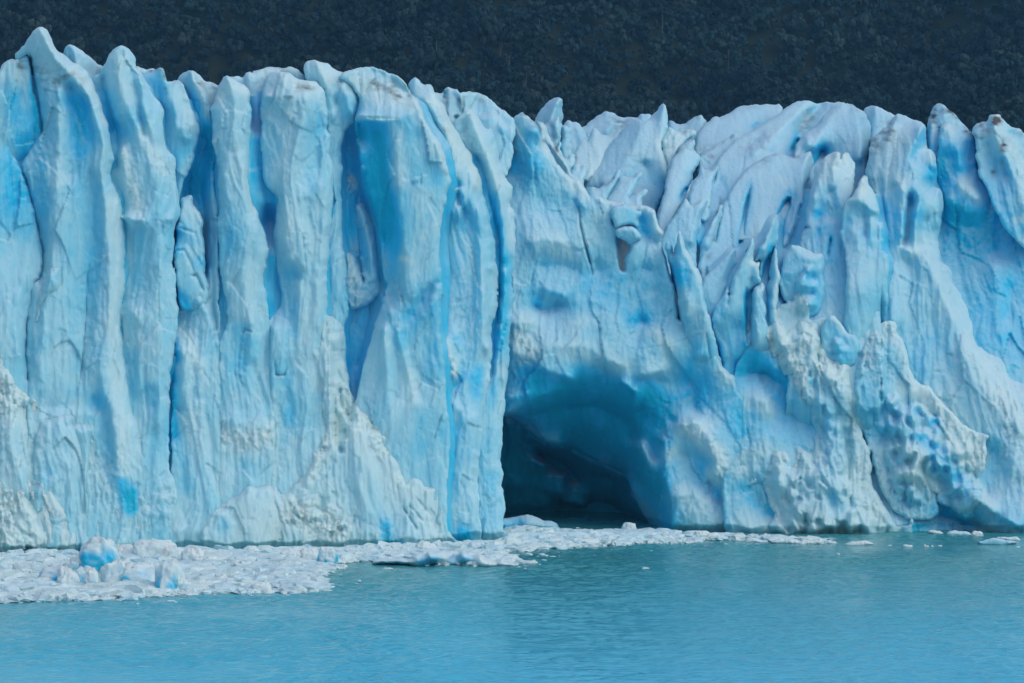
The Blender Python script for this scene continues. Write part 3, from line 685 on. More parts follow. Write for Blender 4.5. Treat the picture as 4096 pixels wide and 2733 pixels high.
nearp("slab_wall", "B:500,540 600,520 640,560 720,900 780,1300 800,1568 F:830,400 830,700 500,700 B:500,1500", plane=(100, 406.5, 550, 402.5),
      lines=[("B:560,600 560,1200", -6), ("B:720,700 780,1400", -8)], blue=.55, seed=20, flute=.5, crumb=.2, paint=[('b', "B:560,620 560,1200", .8, 18), ('r', "B:560,880 600,950", .9, 6), ('w', "B:560,880 590,900", .6, 6), ('w', "B:570,1500 600,1300", .3, 14)], thick=10)
nearp("ice_rib", "B:582,1100 592,1030 620,1004 655,1010 682,1060 722,1150 732,1230 738,1330 745,1450 775,1568 F:790,60 690,160 F:600,200 550,200 B:540,1320 558,1282 600,1330 640,1420 650,1480 612,1240 605,1180",
      plane=(300, 404, 420, 400.5), lines=[("B:620,1010 650,1100 680,1250 710,1450", -2.0), ("B:600,1060 620,1200 660,1420", -5), ("B:560,1300 600,1400 620,1520", -2.2)], R=-5, white=.15, seed=21, flute=.3, crumb=.25, rim=1.4, thick=6,
      paint=[('w', "B:640,1020 680,1120", .5, 9), ('b', "B:600,1120 640,1300 650,1460", .7, 8), ('b', "B:720,1180 740,1200", .6, 5), ('w', "B:560,1310 600,1440", .4, 10), ('r', "B:560,1310 620,1500", .5, 12)])
nearp("ice_buttress", "B:500,300 530,262 600,243 680,236 760,254 820,279 880,328 920,388 950,428 982,500 1012,560 1060,640 1092,700 1122,790 1142,845 1150,895 1127,960 1106,1040 1102,1080 1086,1180 1080,1300 1091,1450 1106,1500 1102,1568 F:1104,80 1090,150 1096,230 1090,310 1100,400 1112,600 1122,800 1142,900 1140,1050 1122,1170 1120,1280 1130,1720 460,1720 560,900 700,300 F:790,60 B:770,1450 745,1300 732,1170 700,1080 645,900 625,760 600,640 604,540 612,490 628,430 600,380 560,340",
      lines=[("B:600,250 680,242 800,290 900,380", -7), ("B:605,525 720,530 860,530 930,500", -.3), ("B:940,440 1000,560 1060,650 1110,800 1140,850", -.4), ("B:835,560 840,760 855,1000 885,1300 890,1560 F:900,200", -1.0), ("B:612,560 620,760 650,920 705,1090 735,1180 745,1320 775,1460 F:800,120", -10), ("B:720,600 730,800 760,1000 800,1200", -6.2), ("B:960,700 980,900 960,1100", -.8),
             ("B:1000,850 1060,900 1080,1000 1040,1200 1060,1568", -1.2), ("F:1060,40 980,140 920,240", -3.6), ("F:1010,30 940,130", -.6), ("F:1070,130 980,240", -.8), ("F:840,320 880,450 930,620 945,760", -.2), ("F:870,330 910,500 960,700", -2.4), ("F:800,200 830,420 850,700", -3.0), ("F:1040,500 1060,800 1000,1100", -1.4), ("F:760,300 790,600 800,900", -.6), ("F:500,1650 1100,1650", 3.0)],
      R=(-5, -3, -2, -2, -2.4, -2.4, -1, 0), L=(-6, -6, -9, -10, -7, -2, 0),
      paint=[('w', "B:620,330 740,400 880,440", .6, 18), ('w', "B:960,460 1060,620 1140,820", .8, 8), ('d', "B:720,340 800,360 860,400 900,390", .5, 7), ('d', "B:830,430 870,400", .4, 4), ('b', "B:640,600 680,780 730,980 760,1100", .88, 24), ('b', "B:760,640 790,900 800,1100", .62, 16), ('b', "B:890,560 930,600", .6, 14), ('b', "B:1000,850 1040,880", .5, 12), ('b', "B:760,1200 810,1240 820,1400", .65, 12), ('w', "B:840,600 850,900", .35, 7), ('w', "B:870,1330 925,1350", .7, 2.5), ('b', "F:1060,40 980,160 930,230", .5, 12), ('b', "F:1050,250 1060,500", .45, 14), ('b', "F:860,350 900,500", .55, 8), ('w', "F:880,480 930,720", .35, 8), ('b', "F:1000,800 1070,860", .42, 16), ('w', "B:605,527 850,532", .5, 2.5)],
      cracks=[("B:720,300 680,350 640,400", 1.2, 1.4), ("B:600,522 700,530 850,532", .9, 1.2), ("B:972,850 975,920", .7, 1), ("F:1095,790 1060,900 1045,960", .8, 1)], seed=22, flute=.3, crumb=.1, lump=.35, thick=20)
nearp("snow_apron", "F:430,200 440,215 490,250 530,290 540,350 530,430 540,470 555,560 560,620 585,700 610,740 650,780 665,800 690,850 740,880 770,920 785,1000 830,1060 870,1150 890,1200 930,1155 960,1165 990,1200 1030,1215 1070,1205 1095,1215 1100,1300 1110,1420 1140,1480 1180,1520 1220,1530 1220,1720 -20,1720 -20,1560 20,1300 40,1210 130,1200 200,1260 300,1150 345,1080 380,980 440,880 410,800 380,560 390,300",
      lines=[("F:440,220 470,400 500,640", -2.2), ("F:530,640 560,720 660,830 760,960 870,1180", .4), ("F:440,880 560,850 660,820", .4), ("F:360,1000 450,900", -.2), ("F:600,1000 700,1200 800,1400", 3.0), ("F:300,1160 400,1200 500,1300", 2.4), ("F:50,1300 200,1400 400,1500", 4.0), ("F:0,1650 1000,1650", 5.0), ("F:900,1250 1050,1300", 1.6), ("F:440,500 480,760 440,850", -1.0), ("F:400,1050 470,1050 440,1110", .4)], R=(-3, -2.5, -1, 0, 0, 1, 3), L=(-3, -2, 0, 1.5, 2, 3),
      paint=[('w', "F:450,300 500,600", .3, 16), ('w', "F:560,800 500,900 400,1000 330,1130", .6, 14), ('w', "F:600,780 700,960 820,1100", .5, 18), ('r', "F:540,640 600,760 680,850 780,1000", .6, 11), ('r', "F:560,820 430,920 340,1100", .5, 10), ('r', "F:250,1350 400,1400 500,1450", 1.0, 14), ('d', "F:240,1340 300,1380 280,1350", .25, 9), ('w', "F:240,1360 450,1430", .6, 20), ('r', "F:880,1170 1060,1230", .4, 10), ('w', "F:900,1250 1050,1350", .4, 20), ('b', "F:410,1080 460,1110", .45, 10), ('b', "F:770,1420 785,1530", .85, 6), ('b', "F:760,1540 860,1535", .8, 4), ('b', "F:1215,1500 1240,1520", .9, 8)],
      cracks=[("F:870,1320 960,1460", .9, 1.2), ("F:900,1300 1000,1420", .7, 1.1), ("F:940,1260 1040,1380", .7, 1.1), ("F:1085,1220 1075,1340 1055,1450", .9, .9), ("F:870,1200 900,1180", .6, 1)], hug=(.1, .14), seed=23, flute=.55, crumb=.42, lump=.7, white=.22, thick=7)
nearp("ice_mound", "F:-60,1250 -20,1200 60,1215 110,1195 150,1235 160,1290 180,1330 215,1380 225,1430 210,1500 150,1540 220,1560 340,1500 470,1480 525,1440 500,1360 400,1340 330,1300 270,1300 230,1350 F:500,1500 560,1640 560,1730 -300,1730 -300,1500 -200,1330",
      lines=[("F:-100,1350 50,1300 130,1350 170,1440", 4.2), ("F:-200,1650 400,1650", 6.0), ("F:300,1400 430,1440", 5.2)], hug=(.1, .14), seed=24, crumb=.5, flute=.3, lump=.8, white=.4, thick=6, R=2.5,
      paint=[('r', "F:270,1340 350,1400 480,1440", .9, 14), ('b', "E:1270,1560 1280,1568", .6, 9), ('w', "F:0,1400 120,1450", .4, 20)])
# the cliff's end turns away to the right in a row of thin fins
nearp("ice_fin", "B:900,330 940,292 960,315 990,352 1012,342 1032,344 1060,402 1102,462 1150,560 1202,640 1258,742 1300,830 1326,930 1346,1020 1380,1150 1402,1250 1402,1380 1416,1430 1405,1568 F:1416,30 1411,150 1404,220 1386,262 1380,330 1375,500 1366,620 1336,700 1330,850 1311,1000 1300,1300 1320,1500 1320,1720 1080,1720 1080,600 1070,100 B:1060,1000 1000,700 900,450",
      plane=(100, 412, 550, 402), lines=[("B:1000,430 1080,560 1140,650 1182,830 1150,880", -2.2), ("B:960,400 1090,640", -5), ("B:1030,360 1100,500 1160,640 1220,780 1290,920", -3.2), ("B:1170,700 1200,860 1250,960 1300,1060 1322,1270 F:1316,0 1325,200 1345,420", -2.2), ("B:1180,900 1220,1100 1210,1300 1200,1568 F:1200,250", -5.5), ("B:1120,1000 1150,940 1200,930 1215,1000 1190,1090", -1.0), ("B:1340,1060 1370,1260 1400,1400", -5), ("B:1260,1100 1280,1400 F:1270,100 1280,400", -4.5),
             ("F:1110,360 1130,450 1115,500", -.6), ("F:1110,540 1170,580", -.8), ("F:1180,380 1200,600 1200,900", -3.6), ("F:1290,560 1280,660", -4.6), ("F:1140,720 1200,770 1215,850", -1.2), ("F:1160,900 1230,950 1250,1300", -2.6), ("F:1290,800 1270,1100", -1.5), ("F:1100,1650 1300,1650", 1.0)],
      L=(-8, -8, -8, -6, -4, -2), R=(-7, -7, -8, -8, -7, -5, -3, -1),
      paint=[('w', "B:980,380 1100,560 1180,800", .7, 8), ('w', "B:1060,420 1200,660 1300,900", .6, 8), ('d', "B:1040,540 1100,580", .35, 8), ('b', "B:1070,500 1100,540", .55, 6), ('b', "B:1110,1080 1150,1180 1110,1300", .6, 12), ('b', "B:1210,1050 1220,1150", .5, 8), ('b', "F:1110,330 1190,370", .8, 6), ('b', "F:1120,600 1160,610", .85, 6), ('b', "F:1220,570 1280,580", .7, 7), ('b', "F:1310,540 1290,680", .75, 8), ('r', "F:1110,400 1150,560", .6, 7), ('w', "F:1110,380 1150,570", .6, 6), ('b', "F:1150,880 1170,900", .8, 6), ('r', "B:1150,900 1200,1100", .3, 8), ('b', "F:1235,1480 1215,1540", .9, 9)],
      seed=25, flute=.45, crumb=.2, thick=10)
nearp("ice_fin", "B:1150,620 1172,545 1200,522 1215,500 1250,480 1292,520 1330,570 1352,596 1378,584 1385,610 1402,640 1420,740 1436,800 1450,872 1466,872 1488,905 1500,935 1488,985 1478,1022 1500,1060 1512,1100 1510,1180 1521,1250 1508,1340 1496,1450 1496,1568 F:1500,30 1504,110 1494,250 1482,330 1478,450 1466,600 1450,700 1452,830 1440,905 1432,990 1432,1090 1447,1110 1443,1160 1437,1180 1450,1300 1446,1450 1432,1545 1440,1720 1290,1720 1290,1000 1330,500 1360,200 B:1360,1500 1330,1200 1250,900",
      plane=(100, 415, 550, 404), lines=[("B:1250,490 1300,640 1350,760 1385,860", -2.0), ("B:1385,860 1425,1000 1445,1200 1440,1400 F:1460,0 1440,250 1400,600 1390,900 1380,1200", -2.2), ("B:1285,760 1330,950 1390,1200 1412,1420 F:1405,100 1385,300 1370,560", -8), ("B:1330,780 1370,950 1420,1180 1440,1400", -6), ("B:1220,560 1260,640 1290,720", -5), ("B:1380,600 1400,800", -4), ("F:1300,1650 1430,1650", .5)],
      R=(-5, -6, -6, -6, -6, -5, -3, -1),
      paint=[('b', "B:1300,790 1340,950 1390,1150 1425,1350 F:1430,0 1430,250 1420,450", .85, 9), ('w', "B:1240,500 1330,700 1400,900", .6, 9), ('w', "B:1460,890 1490,1100 1510,1250", .4, 8), ('b', "F:1330,870 1340,1000", .4, 8), ('b', "F:1380,1150 1340,1400", .4, 10), ('r', "B:1200,540 1280,720", .4, 6), ('b', "F:1390,600 1370,750", .55, 7)],
      seed=26, flute=.35, crumb=.2, thick=9)
nearp("broken_crest", "B:900,420 940,300 975,320 1040,370 1075,395 1090,385 1108,372 1120,362 1140,358 1165,368 1185,371 1205,385 1212,379 1260,382 1310,385 1350,414 1380,440 1402,460 1450,498 1512,530 1500,700 1460,900 1300,800 1100,600",
      plane=(100, 438, 300, 426), xs=0, lines=[("B:1140,362 1180,420 1215,520 1250,640", -2), ("B:1190,375 1215,450 1220,520", 0), ("B:1300,390 1250,480", -4), ("B:1350,430 1310,520 1380,480 1450,560", -3), ("B:1320,530 1400,520 1440,600", -.5)], white=.4, seed=27, flute=.25, crumb=.2, thick=14, jag=1.3,
      paint=[('d', "B:1130,420 1110,430", .7, 4), ('d', "B:1200,430 1220,470", .9, 3), ('d', "B:1240,410 1262,400", .8, 3), ('d', "B:1330,430 1360,440", .3, 7), ('b', "B:1350,520 1430,560 1440,680", .5, 14)],
      cracks=[("B:1115,372 1105,420", 3, 1.6), ("B:1212,385 1220,470 1200,520", 1.2, 1.3), ("B:1165,520 1195,540", 1.5, 2)])

LEANING = ("fluted_block", "crumbled_apron", "rubble_mound", "ice_block", "snow_apron", "ice_mound", "crevasse_boulders")
for q in [q for q in QUEUE[:0:-1] if q[0] not in LEANING] + QUEUE[:1]: _build_near(*q)
for q in QUEUE:
    if q[0] in LEANING: _build_near(*q)

# ------------------------------------------------------------------ the set-back wall with the cave
PM = (110, 444, 535, 434)
wall = thing("ice_cliff", (22, 436, 0), "set-back pale blue ice wall with a dark cave at the waterline", "ice cliff")
def wallp(name, outline, **k):
    k.setdefault('plane', PM)
    return make_piece(name, wall, outline, k.pop('plane'), **k)
CAVE = "G:20,690 108,655 200,715 315,812 470,832 552,885 700,955 790,1000 832,1110 885,1220 945,1300 960,1420 20,1420"
wallp("ice_face", "C:40,420 100,325 120,282 150,245 180,222 200,212 222,226 240,240 285,280 305,330 330,385 360,430 400,500 440,545 470,585 490,600 505,592 525,600 545,640 565,670 582,692 600,683 640,697 660,713 680,706 700,712 740,723 765,721 780,736 830,742 880,742 920,752 950,772 965,800 970,830 985,880 997,900 990,970 1003,1010 1020,1050 1040,1120 1068,1230 1085,1340 1095,1400 Q:420,760 545,860 565,950 590,1050 610,1150 640,1280 690,1300 700,1320 745,1350 762,1420 800,1500 850,1568 G:1460,700 1560,900 1640,1420 -160,1420 -160,500 C:-60,1000 -60,600",
      holes=[CAVE, "C:737,922 760,934 782,945 813,974 800,1008 786,1040 784,1080 786,1114 766,1116 758,1090 750,1050 742,985"],
      lines=[("C:200,215 215,300 250,420 260,560", -1.0), ("C:110,330 120,450 110,580", -4), ("C:150,440 170,520 150,600", -3.5), ("C:330,390 410,520 490,620 505,760", -2.5), ("C:245,320 300,330", 0), ("C:300,740 420,760 480,700", -2.2), ("C:250,950 330,930 430,960", .6), ("C:300,1090 420,1080 500,1110", -2.0), ("C:280,1320 330,1345 420,1310", -2.8), ("C:240,1220 300,1320", -1.2), ("C:330,1220 440,1260", .4),
             ("C:520,720 560,760 620,790 700,880", -.6), ("C:545,900 570,1010 600,1100", -.4), ("C:640,1120 600,1070", -2), ("C:700,1100 690,1150", -1), ("C:880,800 900,900 950,950", -2.4), ("C:960,790 980,900", 0), ("C:820,980 850,970 850,1100", 0), ("C:900,1100 930,1120", -1.8), ("C:1000,1040 1050,1240", .3), ("C:820,1290 950,1230", -1.2), ("C:880,1400 900,1420", -2.2),
             ("G:140,130 260,120", .8), ("G:150,300 250,320", .8), ("G:330,270 560,260 700,340 760,370", 1.2), ("G:480,140 700,120", .5), ("G:950,180 1030,260", 1.0), ("G:870,430 990,400", 1.4), ("G:760,470 850,530", .5), ("G:320,390 470,440", .8), ("G:200,430 320,420", -1.0), ("G:120,560 230,540", -1.2),
             ("G:108,640 250,560 430,500 560,450 690,445 800,510 850,600", -2.8), ("G:250,660 420,620 600,600 760,680 830,800", -14), ("G:470,830 552,880 700,950 790,1000", -24), ("G:108,660 200,715 315,810", -20), ("G:830,1110 890,1220 945,1300", -16), ("G:870,620 900,780 960,900", -7), ("G:850,560 870,440", -1), ("G:880,820 930,940 1000,1080 1020,1200", -5),
             ("G:1010,800 1010,1000 1060,1200 1050,1310", -.6), ("G:960,460 1180,480 1190,640", -2.2), ("G:1000,560 1050,700", -2.6), ("G:1110,720 1180,690 1230,740", 1.6), ("G:1250,780 1300,870 1340,940 1290,1000", 2.0), ("G:1200,300 1300,310 1330,400", .8), ("G:1380,420 1430,500", .5), ("G:1060,1120 1170,1100 1280,1200", .4), ("G:1100,880 1230,900 1200,1000", -1.8), ("G:1340,1150 1260,1040", -1.8), ("G:1400,1250 1200,1300", .6), ("G:1420,620 1460,760", .6)],
      paint=[('b', "C:260,330 280,420 290,480", .5, 14), ('b', "C:130,470 150,520 140,600", .8, 10), ('b', "C:280,600 360,720 440,760 470,700", .5, 18), ('b', "C:340,1080 440,1100 510,1120", .45, 10), ('b', "C:300,1310 400,1330", .52, 8), ('b', "C:240,1220 280,1300", .6, 8), ('b', "C:600,1080 650,1130 690,1210", .42, 10), ('b', "C:880,800 870,860 900,900", .85, 6), ('b', "C:760,1130 770,1150", .6, 6), ('b', "C:920,1110 940,1190", .42, 10), ('b', "C:850,1390 900,1410", .7, 10), ('b', "C:600,1200 700,1300 800,1340", .45, 14), ('b', "C:700,860 850,950 860,830", .3, 14),
             ('w', "C:130,340 200,250", .3, 12), ('w', "C:330,400 420,530 500,640", .6, 7), ('d', "C:205,218 250,250 290,310 330,390", .55, 3.5), ('d', "C:400,440 380,400", .5, 3), ('d', "C:150,440 160,480", .45, 4), ('w', "C:510,610 560,680", .6, 7), ('w', "C:650,715 720,735 860,750 950,790 975,870", .5, 6), ('w', "C:290,930 400,960 430,1000", .45, 12), ('w', "C:600,790 640,800", .4, 6), ('w', "C:980,900 1000,980", .5, 6), ('w', "G:160,220 220,240 250,300", .6, 12), ('w', "G:200,110 240,120", .5, 7), ('r', "G:160,200 230,260 240,310", .5, 10), ('w', "G:330,290 540,270 700,350 900,430 980,390", .35, 12), ('w', "G:950,190 1030,260", .5, 7), ('w', "G:330,390 470,440", .4, 8), ('w', "G:490,150 560,120", .3, 9),
             ('b', "G:420,470 600,460 800,540", .75, 16), ('b', "G:300,560 560,600 760,700", .95, 28), ('b', "G:230,410 300,400", .75, 10), ('b', "G:500,800 700,850 800,900", 1.0, 26), ('b', "G:930,520 1080,560 1180,460", .8, 24), ('b', "G:950,680 1050,700 1020,800", .8, 18), ('b', "G:870,700 900,900 960,1060", .9, 16), ('b', "G:1090,620 1190,600", .75, 12), ('b', "G:1130,860 1230,930 1180,1010", .75, 16), ('b', "G:1400,600 1500,800 1500,1100", .75, 22), ('b', "G:1340,1170 1260,1020", .7, 12), ('b', "G:1440,1180 1500,1200", .7, 12), ('b', "G:1000,1100 1050,1280", .7, 14),  # vault strokes deepen the blue inward to paint in the cave's dark
             ('w', "G:1110,740 1180,700 1230,720", .6, 9), ('w', "G:1200,780 1320,880 1340,940 1290,1000", .6, 10), ('w', "G:1040,880 1080,860", .35, 8), ('r', "G:1120,740 1240,800 1330,900 1300,990", .5, 10), ('w', "G:1120,1080 1220,1180 1400,1240", .35, 12), ('w', "G:1340,400 1380,430", .4, 8), ('w', "G:880,820 950,930", .3, 6), ('w', "G:1480,890 1540,1000", .4, 9), ('r', "G:900,1000 1300,1250", .25, 30)],
      cracks=[("C:520,740 530,850 555,960 580,1050 605,1150", 2.5, 1.2), ("C:710,820 720,850 750,862", 1.5, 1.4), ("G:820,290 1050,250 1250,185", .25, .8), ("C:290,1000 240,1230", .6, 1.2), ("C:260,480 280,620", .6, 1.5), ("G:1020,960 1010,1060 980,1280", .6, 1.6)],
      facet=1.0, flute=.16, lump=.75, crumb=.2, seed=31, thick=7, res=1.25, blue=.26, rim=1.4)
wallp("cave", "G:-120,560 100,600 220,640 360,740 500,770 600,820 740,900 850,960 900,1100 960,1200 1010,1300 1020,1440 -120,1440",
      lines=[("G:0,680 200,740 320,830 470,850 560,900 700,965 800,1020", -27.25), ("G:100,860 250,900 330,940", -32.25), ("G:160,1060 340,1000 430,1000 400,1120", -36), ("G:300,880 370,920 450,970 500,1020", -44.75), ("G:460,860 540,890", -27.875), ("G:600,1000 700,1020 760,1100", -34.75), ("G:60,1150 300,1130 420,1140 560,1180", -39.75), ("G:100,1240 420,1240", -43.5), ("G:460,1230 560,1215 640,1240 700,1260", -63.5), ("G:640,1140 740,1160 780,1230", -41), ("G:800,1270 920,1290", -36), ("G:830,1120 900,1230 950,1300", -22.25), ("G:100,1440 900,1440", -48.5)],
      paint=[('b', "G:-100,700 300,860 600,960 800,1100", 1.1, 40), ('b', "G:0,900 300,1100 700,1200", 1.15, 60), ('w', "G:600,880 680,900 740,950", .12, 10)],  # low, deep blue colour painted over the interior to darken the cave
      cracks=[("G:180,790 230,830 310,850 330,900 380,930 450,980 510,1030", 2.0, 1.6), ("G:470,850 520,870 560,890", 1.5, 1.5)], facet=2.2, flute=.3, lump=1.2, crumb=.35, mat=CAVE_ICE, white=-.8, seed=32, thick=10, rim=.2, res=1.6, blue=.95)
wallp("wedged_block", "K:1115,1150 1100,1100 1120,1060 1200,1040 1240,1040 1290,1080 1330,1100 1390,1100 1392,1140 1360,1190 1362,1250 1340,1262 1310,1240 1240,1235 1190,1245 1155,1258 1140,1230", lines=[("K:1160,1080 1180,1220", 1.4), ("K:1330,1110 1350,1240", .2)], seed=33, flute=.1, lump=.3, crumb=.2, rim=1.2, rimw=4, thick=6, blue=.26)
wallp("wedged_block", "K:1142,1290 1160,1262 1200,1245 1245,1236 1290,1238 1325,1262 1350,1300 1378,1355 1370,1368 1320,1380 1290,1405 1270,1412 1235,1380 1195,1350 1158,1340", lines=[("K:1160,1290 1290,1250 1360,1350", 1.9), ("K:1200,1330 1300,1390", 1.2)], seed=34, flute=.1, lump=.3, crumb=.12, rim=1.3, rimw=4, thick=6, blue=.24)
wallp("ice_fin", "Q:130,230 146,175 148,148 165,150 188,168 200,215 205,262 225,190 242,118 245,60 262,40 280,55 298,110 312,172 345,245 382,312 412,375 442,425 468,490 476,560 480,650 492,710 515,790 545,862 566,950 592,1050 612,1150 640,1240 655,1300 560,1330 400,1330 240,1100 250,800 244,664 220,570 195,460 168,350 145,245",
      plane=(240, 438, 400, 434), lines=[("Q:255,60 300,200 400,420 460,600 480,760", .6), ("Q:200,200 206,262", -1.5), ("Q:160,170 185,230", 0), ("Q:220,300 260,500 320,800", .3), ("Q:245,700 340,660 350,780 300,830", 1.0), ("Q:430,800 440,920", .2), ("Q:400,1200 440,1160 520,1150 530,1210", 1.5), ("Q:420,1325 560,1330", -1.5)], R=(-1, -.5, 0, .5, .5), L=(-.5, -1, -.8, -.8),
      paint=[('w', "Q:300,150 400,360 460,500", .6, 4), ('b', "Q:220,430 300,470", .6, 9), ('b', "Q:380,1100 500,1110", .6, 12), ('b', "Q:210,500 260,480", .5, 9), ('w', "Q:250,680 340,720", .35, 10), ('b', "Q:280,900 340,880", .5, 8)],
      cracks=[("Q:150,260 175,400 205,520 240,660", 2.5, 1.4), ("Q:200,180 208,262", 1.2, 1.3), ("Q:262,790 270,860 290,920 298,1000", .8, 1), ("Q:190,1060 330,1020 520,960", .25, .8), ("Q:500,950 520,1060 540,1210", .9, 1), ("Q:420,800 440,920", .5, .9)], sink=(70, 4.5), seed=35, flute=.25, lump=.5, crumb=.12, thick=5, rim=.9, rimw=5, blue=.3)

# ------------------------------------------------------------------ the far right cliff: leaning slabs above a fluted, crumbling front
right = thing("ice_cliff", (62, 434, 0), "broad ice cliff of leaning white slabs and crumbled blue foot, beyond the cave", "ice cliff")
RQ = []
def rightp(name, outline, plane, **k):
    RQ.append((name, right, outline, plane, k))
SL = dict(flute=.18, lump=.2, crumb=.06, white=.08, blue=.25)
rightp("glacier_body", "N:560,1150 1000,950 1400,950 U:330,900 420,960 600,1000 900,960 1250,820 1330,1000 1300,1500 H:900,400 800,1460 -100,1460 -100,200", plane=(170, 469, 400, 441), follow=2.2, seed=40, blue=.62, res=2.0, thick=50, flute=.4, crumb=.1)
rightp("ice_dome", "U:-720,1000 -640,820 -440,540 -240,400 -60,300 0,250 62,205 120,165 200,135 280,118 350,130 420,150 490,138 560,134 640,140 700,400 640,760 330,900 100,1200 -200,1400 -640,1300",
       plane=(95, 492, 240, 452), lines=[("U:280,122 180,260 0,420 -200,600", 1), ("U:420,155 330,230 250,330 215,440 140,590", -4), ("U:340,150 300,190", 0), ("U:560,140 440,230 340,350", -1.5), ("U:-640,1000 -400,640 -120,420", -1), ("U:-660,1100 -500,800", -3)],
       paint=[('d', "U:340,220 270,310 240,380", .55, 5), ('d', "U:-250,560 -100,500", .3, 8), ('b', "U:205,430 150,570", .95, 5), ('b', "U:480,190 440,230", .5, 9), ('b', "U:-20,560 -10,540", .8, 3), ('d', "U:-480,980 -500,1130 -535,1380", .6, 2.5), ('b', "U:-505,1150 -530,1300", .8, 3.5)],
       cracks=[("U:215,450 150,585", 4, 1.6), ("U:-270,600 -310,830", .7, 1), ("U:-530,760 -555,880", 2.5, 1.2), ("U:-480,1090 -505,1220 -530,1390", 4, 1.6), ("U:-660,1250 -690,1400 -705,1560", 5, 2.4)], seed=41, thick=20, **SL)
rightp("ice_dome", "U:150,800 180,600 190,530 215,470 280,420 350,360 400,310 440,250 480,205 540,170 600,148 660,146 740,170 790,205 830,258 846,310 852,480 848,560 838,650 815,750 830,900 760,1100 300,1100",
       plane=(95, 484, 260, 444), lines=[("U:640,150 500,260 400,420 360,560", 0), ("U:700,160 760,300 780,480 760,640", .5), ("U:430,560 410,640 350,720 300,860", -9), ("U:370,570 340,660", -6), ("U:290,440 300,520", 1)], R=(-4, -5, -5, -5), L=(-1, -2, -3),
       paint=[('b', "U:410,560 370,650 310,830 290,960", 1.0, 7), ('b', "U:740,780 710,900", .9, 5), ('d', "U:700,170 790,280", .25, 5)], seed=42, thick=18, **SL)
rightp("ice_dome", "U:760,260 798,200 830,175 890,163 930,172 1000,205 1050,235 1082,262 1060,420 900,560 800,600", plane=(95, 496, 200, 480), lines=[("U:890,170 900,300 860,500", 0)], L=-3, seed=43, thick=14, paint=[('d', "U:950,350 1010,320", .6, 4)], **SL)
rightp("ice_slab", "N:640,1700 690,1480 760,1290 830,1150 900,1000 980,840 1060,760 1110,712 1150,682 1210,648 1280,612 1340,592 1390,594 1440,606 1500,630 U:172,628 230,602 290,577 322,567 332,600 340,650 335,690 312,780 280,870 290,930 284,1010 275,1150 200,1250 100,1420 40,1490 Q:1180,340 1190,600 1000,960 700,1000 560,900 470,700 440,400",
       plane=(155, 470, 330, 438), lines=[("N:1340,596 1300,800 1250,1000 1200,1300", .4), ("N:1000,860 940,1040 880,1250 800,1500", 0), ("U:330,580 270,640 240,800 280,880", .8), ("U:250,600 180,625 100,600", -.4), ("U:160,960 120,1200 60,1440", -1), ("Q:1160,80 1190,260", -4), ("U:180,1050 140,1300", .2), ("U:250,900 260,1100", .5)], R=-2,
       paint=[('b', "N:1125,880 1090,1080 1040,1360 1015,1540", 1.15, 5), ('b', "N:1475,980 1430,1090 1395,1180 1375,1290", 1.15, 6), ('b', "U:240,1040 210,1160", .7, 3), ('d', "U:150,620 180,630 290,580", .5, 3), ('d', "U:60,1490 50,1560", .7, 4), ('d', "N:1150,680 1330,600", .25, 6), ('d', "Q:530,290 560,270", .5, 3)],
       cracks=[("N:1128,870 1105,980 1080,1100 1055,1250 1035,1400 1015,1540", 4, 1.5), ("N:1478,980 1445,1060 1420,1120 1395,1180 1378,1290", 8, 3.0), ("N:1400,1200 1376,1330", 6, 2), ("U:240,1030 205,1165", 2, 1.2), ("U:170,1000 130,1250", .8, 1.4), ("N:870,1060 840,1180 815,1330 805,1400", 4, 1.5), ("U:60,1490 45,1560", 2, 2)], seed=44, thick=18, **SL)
rightp("leaning_slab", "N:300,1400 360,1260 420,1160 500,1070 545,975 560,990 600,1060 650,1025 690,998 735,998 742,1020 722,1090 690,1160 680,1235 652,1300 645,1420 640,1500 640,1700 420,1800 340,1600", plane=(220, 452, 330, 440),
       lines=[("N:720,1005 640,1200 600,1400", .6), ("N:540,990 500,1090", .6)], R=-2, seed=45, thick=8, **SL)
rightp("leaning_slab", "N:655,1540 670,1440 690,1380 730,1290 780,1190 830,1100 855,1048 875,1045 882,1070 860,1150 830,1270 815,1380 800,1430 760,1520 740,1700 640,1700", plane=(230, 455, 330, 441), lines=[("N:860,1060 790,1250 740,1420", .8)], R=-1.5, seed=46, thick=7,
       paint=[('d', "N:850,1050 800,1180 770,1300", .3, 4), ('d', "N:800,1390 830,1280", .8, 2.5)], **SL)
rightp("leaning_slab", "Q:440,620 470,520 520,450 580,370 650,290 720,232 765,200 776,290 800,336 772,420 742,500 722,600 716,700 702,760 690,900 560,950 490,800", plane=(280, 443, 400, 434), lines=[("Q:765,210 690,360 600,540 560,700", .6), ("Q:800,340 740,460", -1.4), ("Q:690,540 640,640 610,760", .2)], R=-2, seed=47, thick=6, paint=[('b', "Q:780,360 740,470 715,600", .75, 4)], **SL)
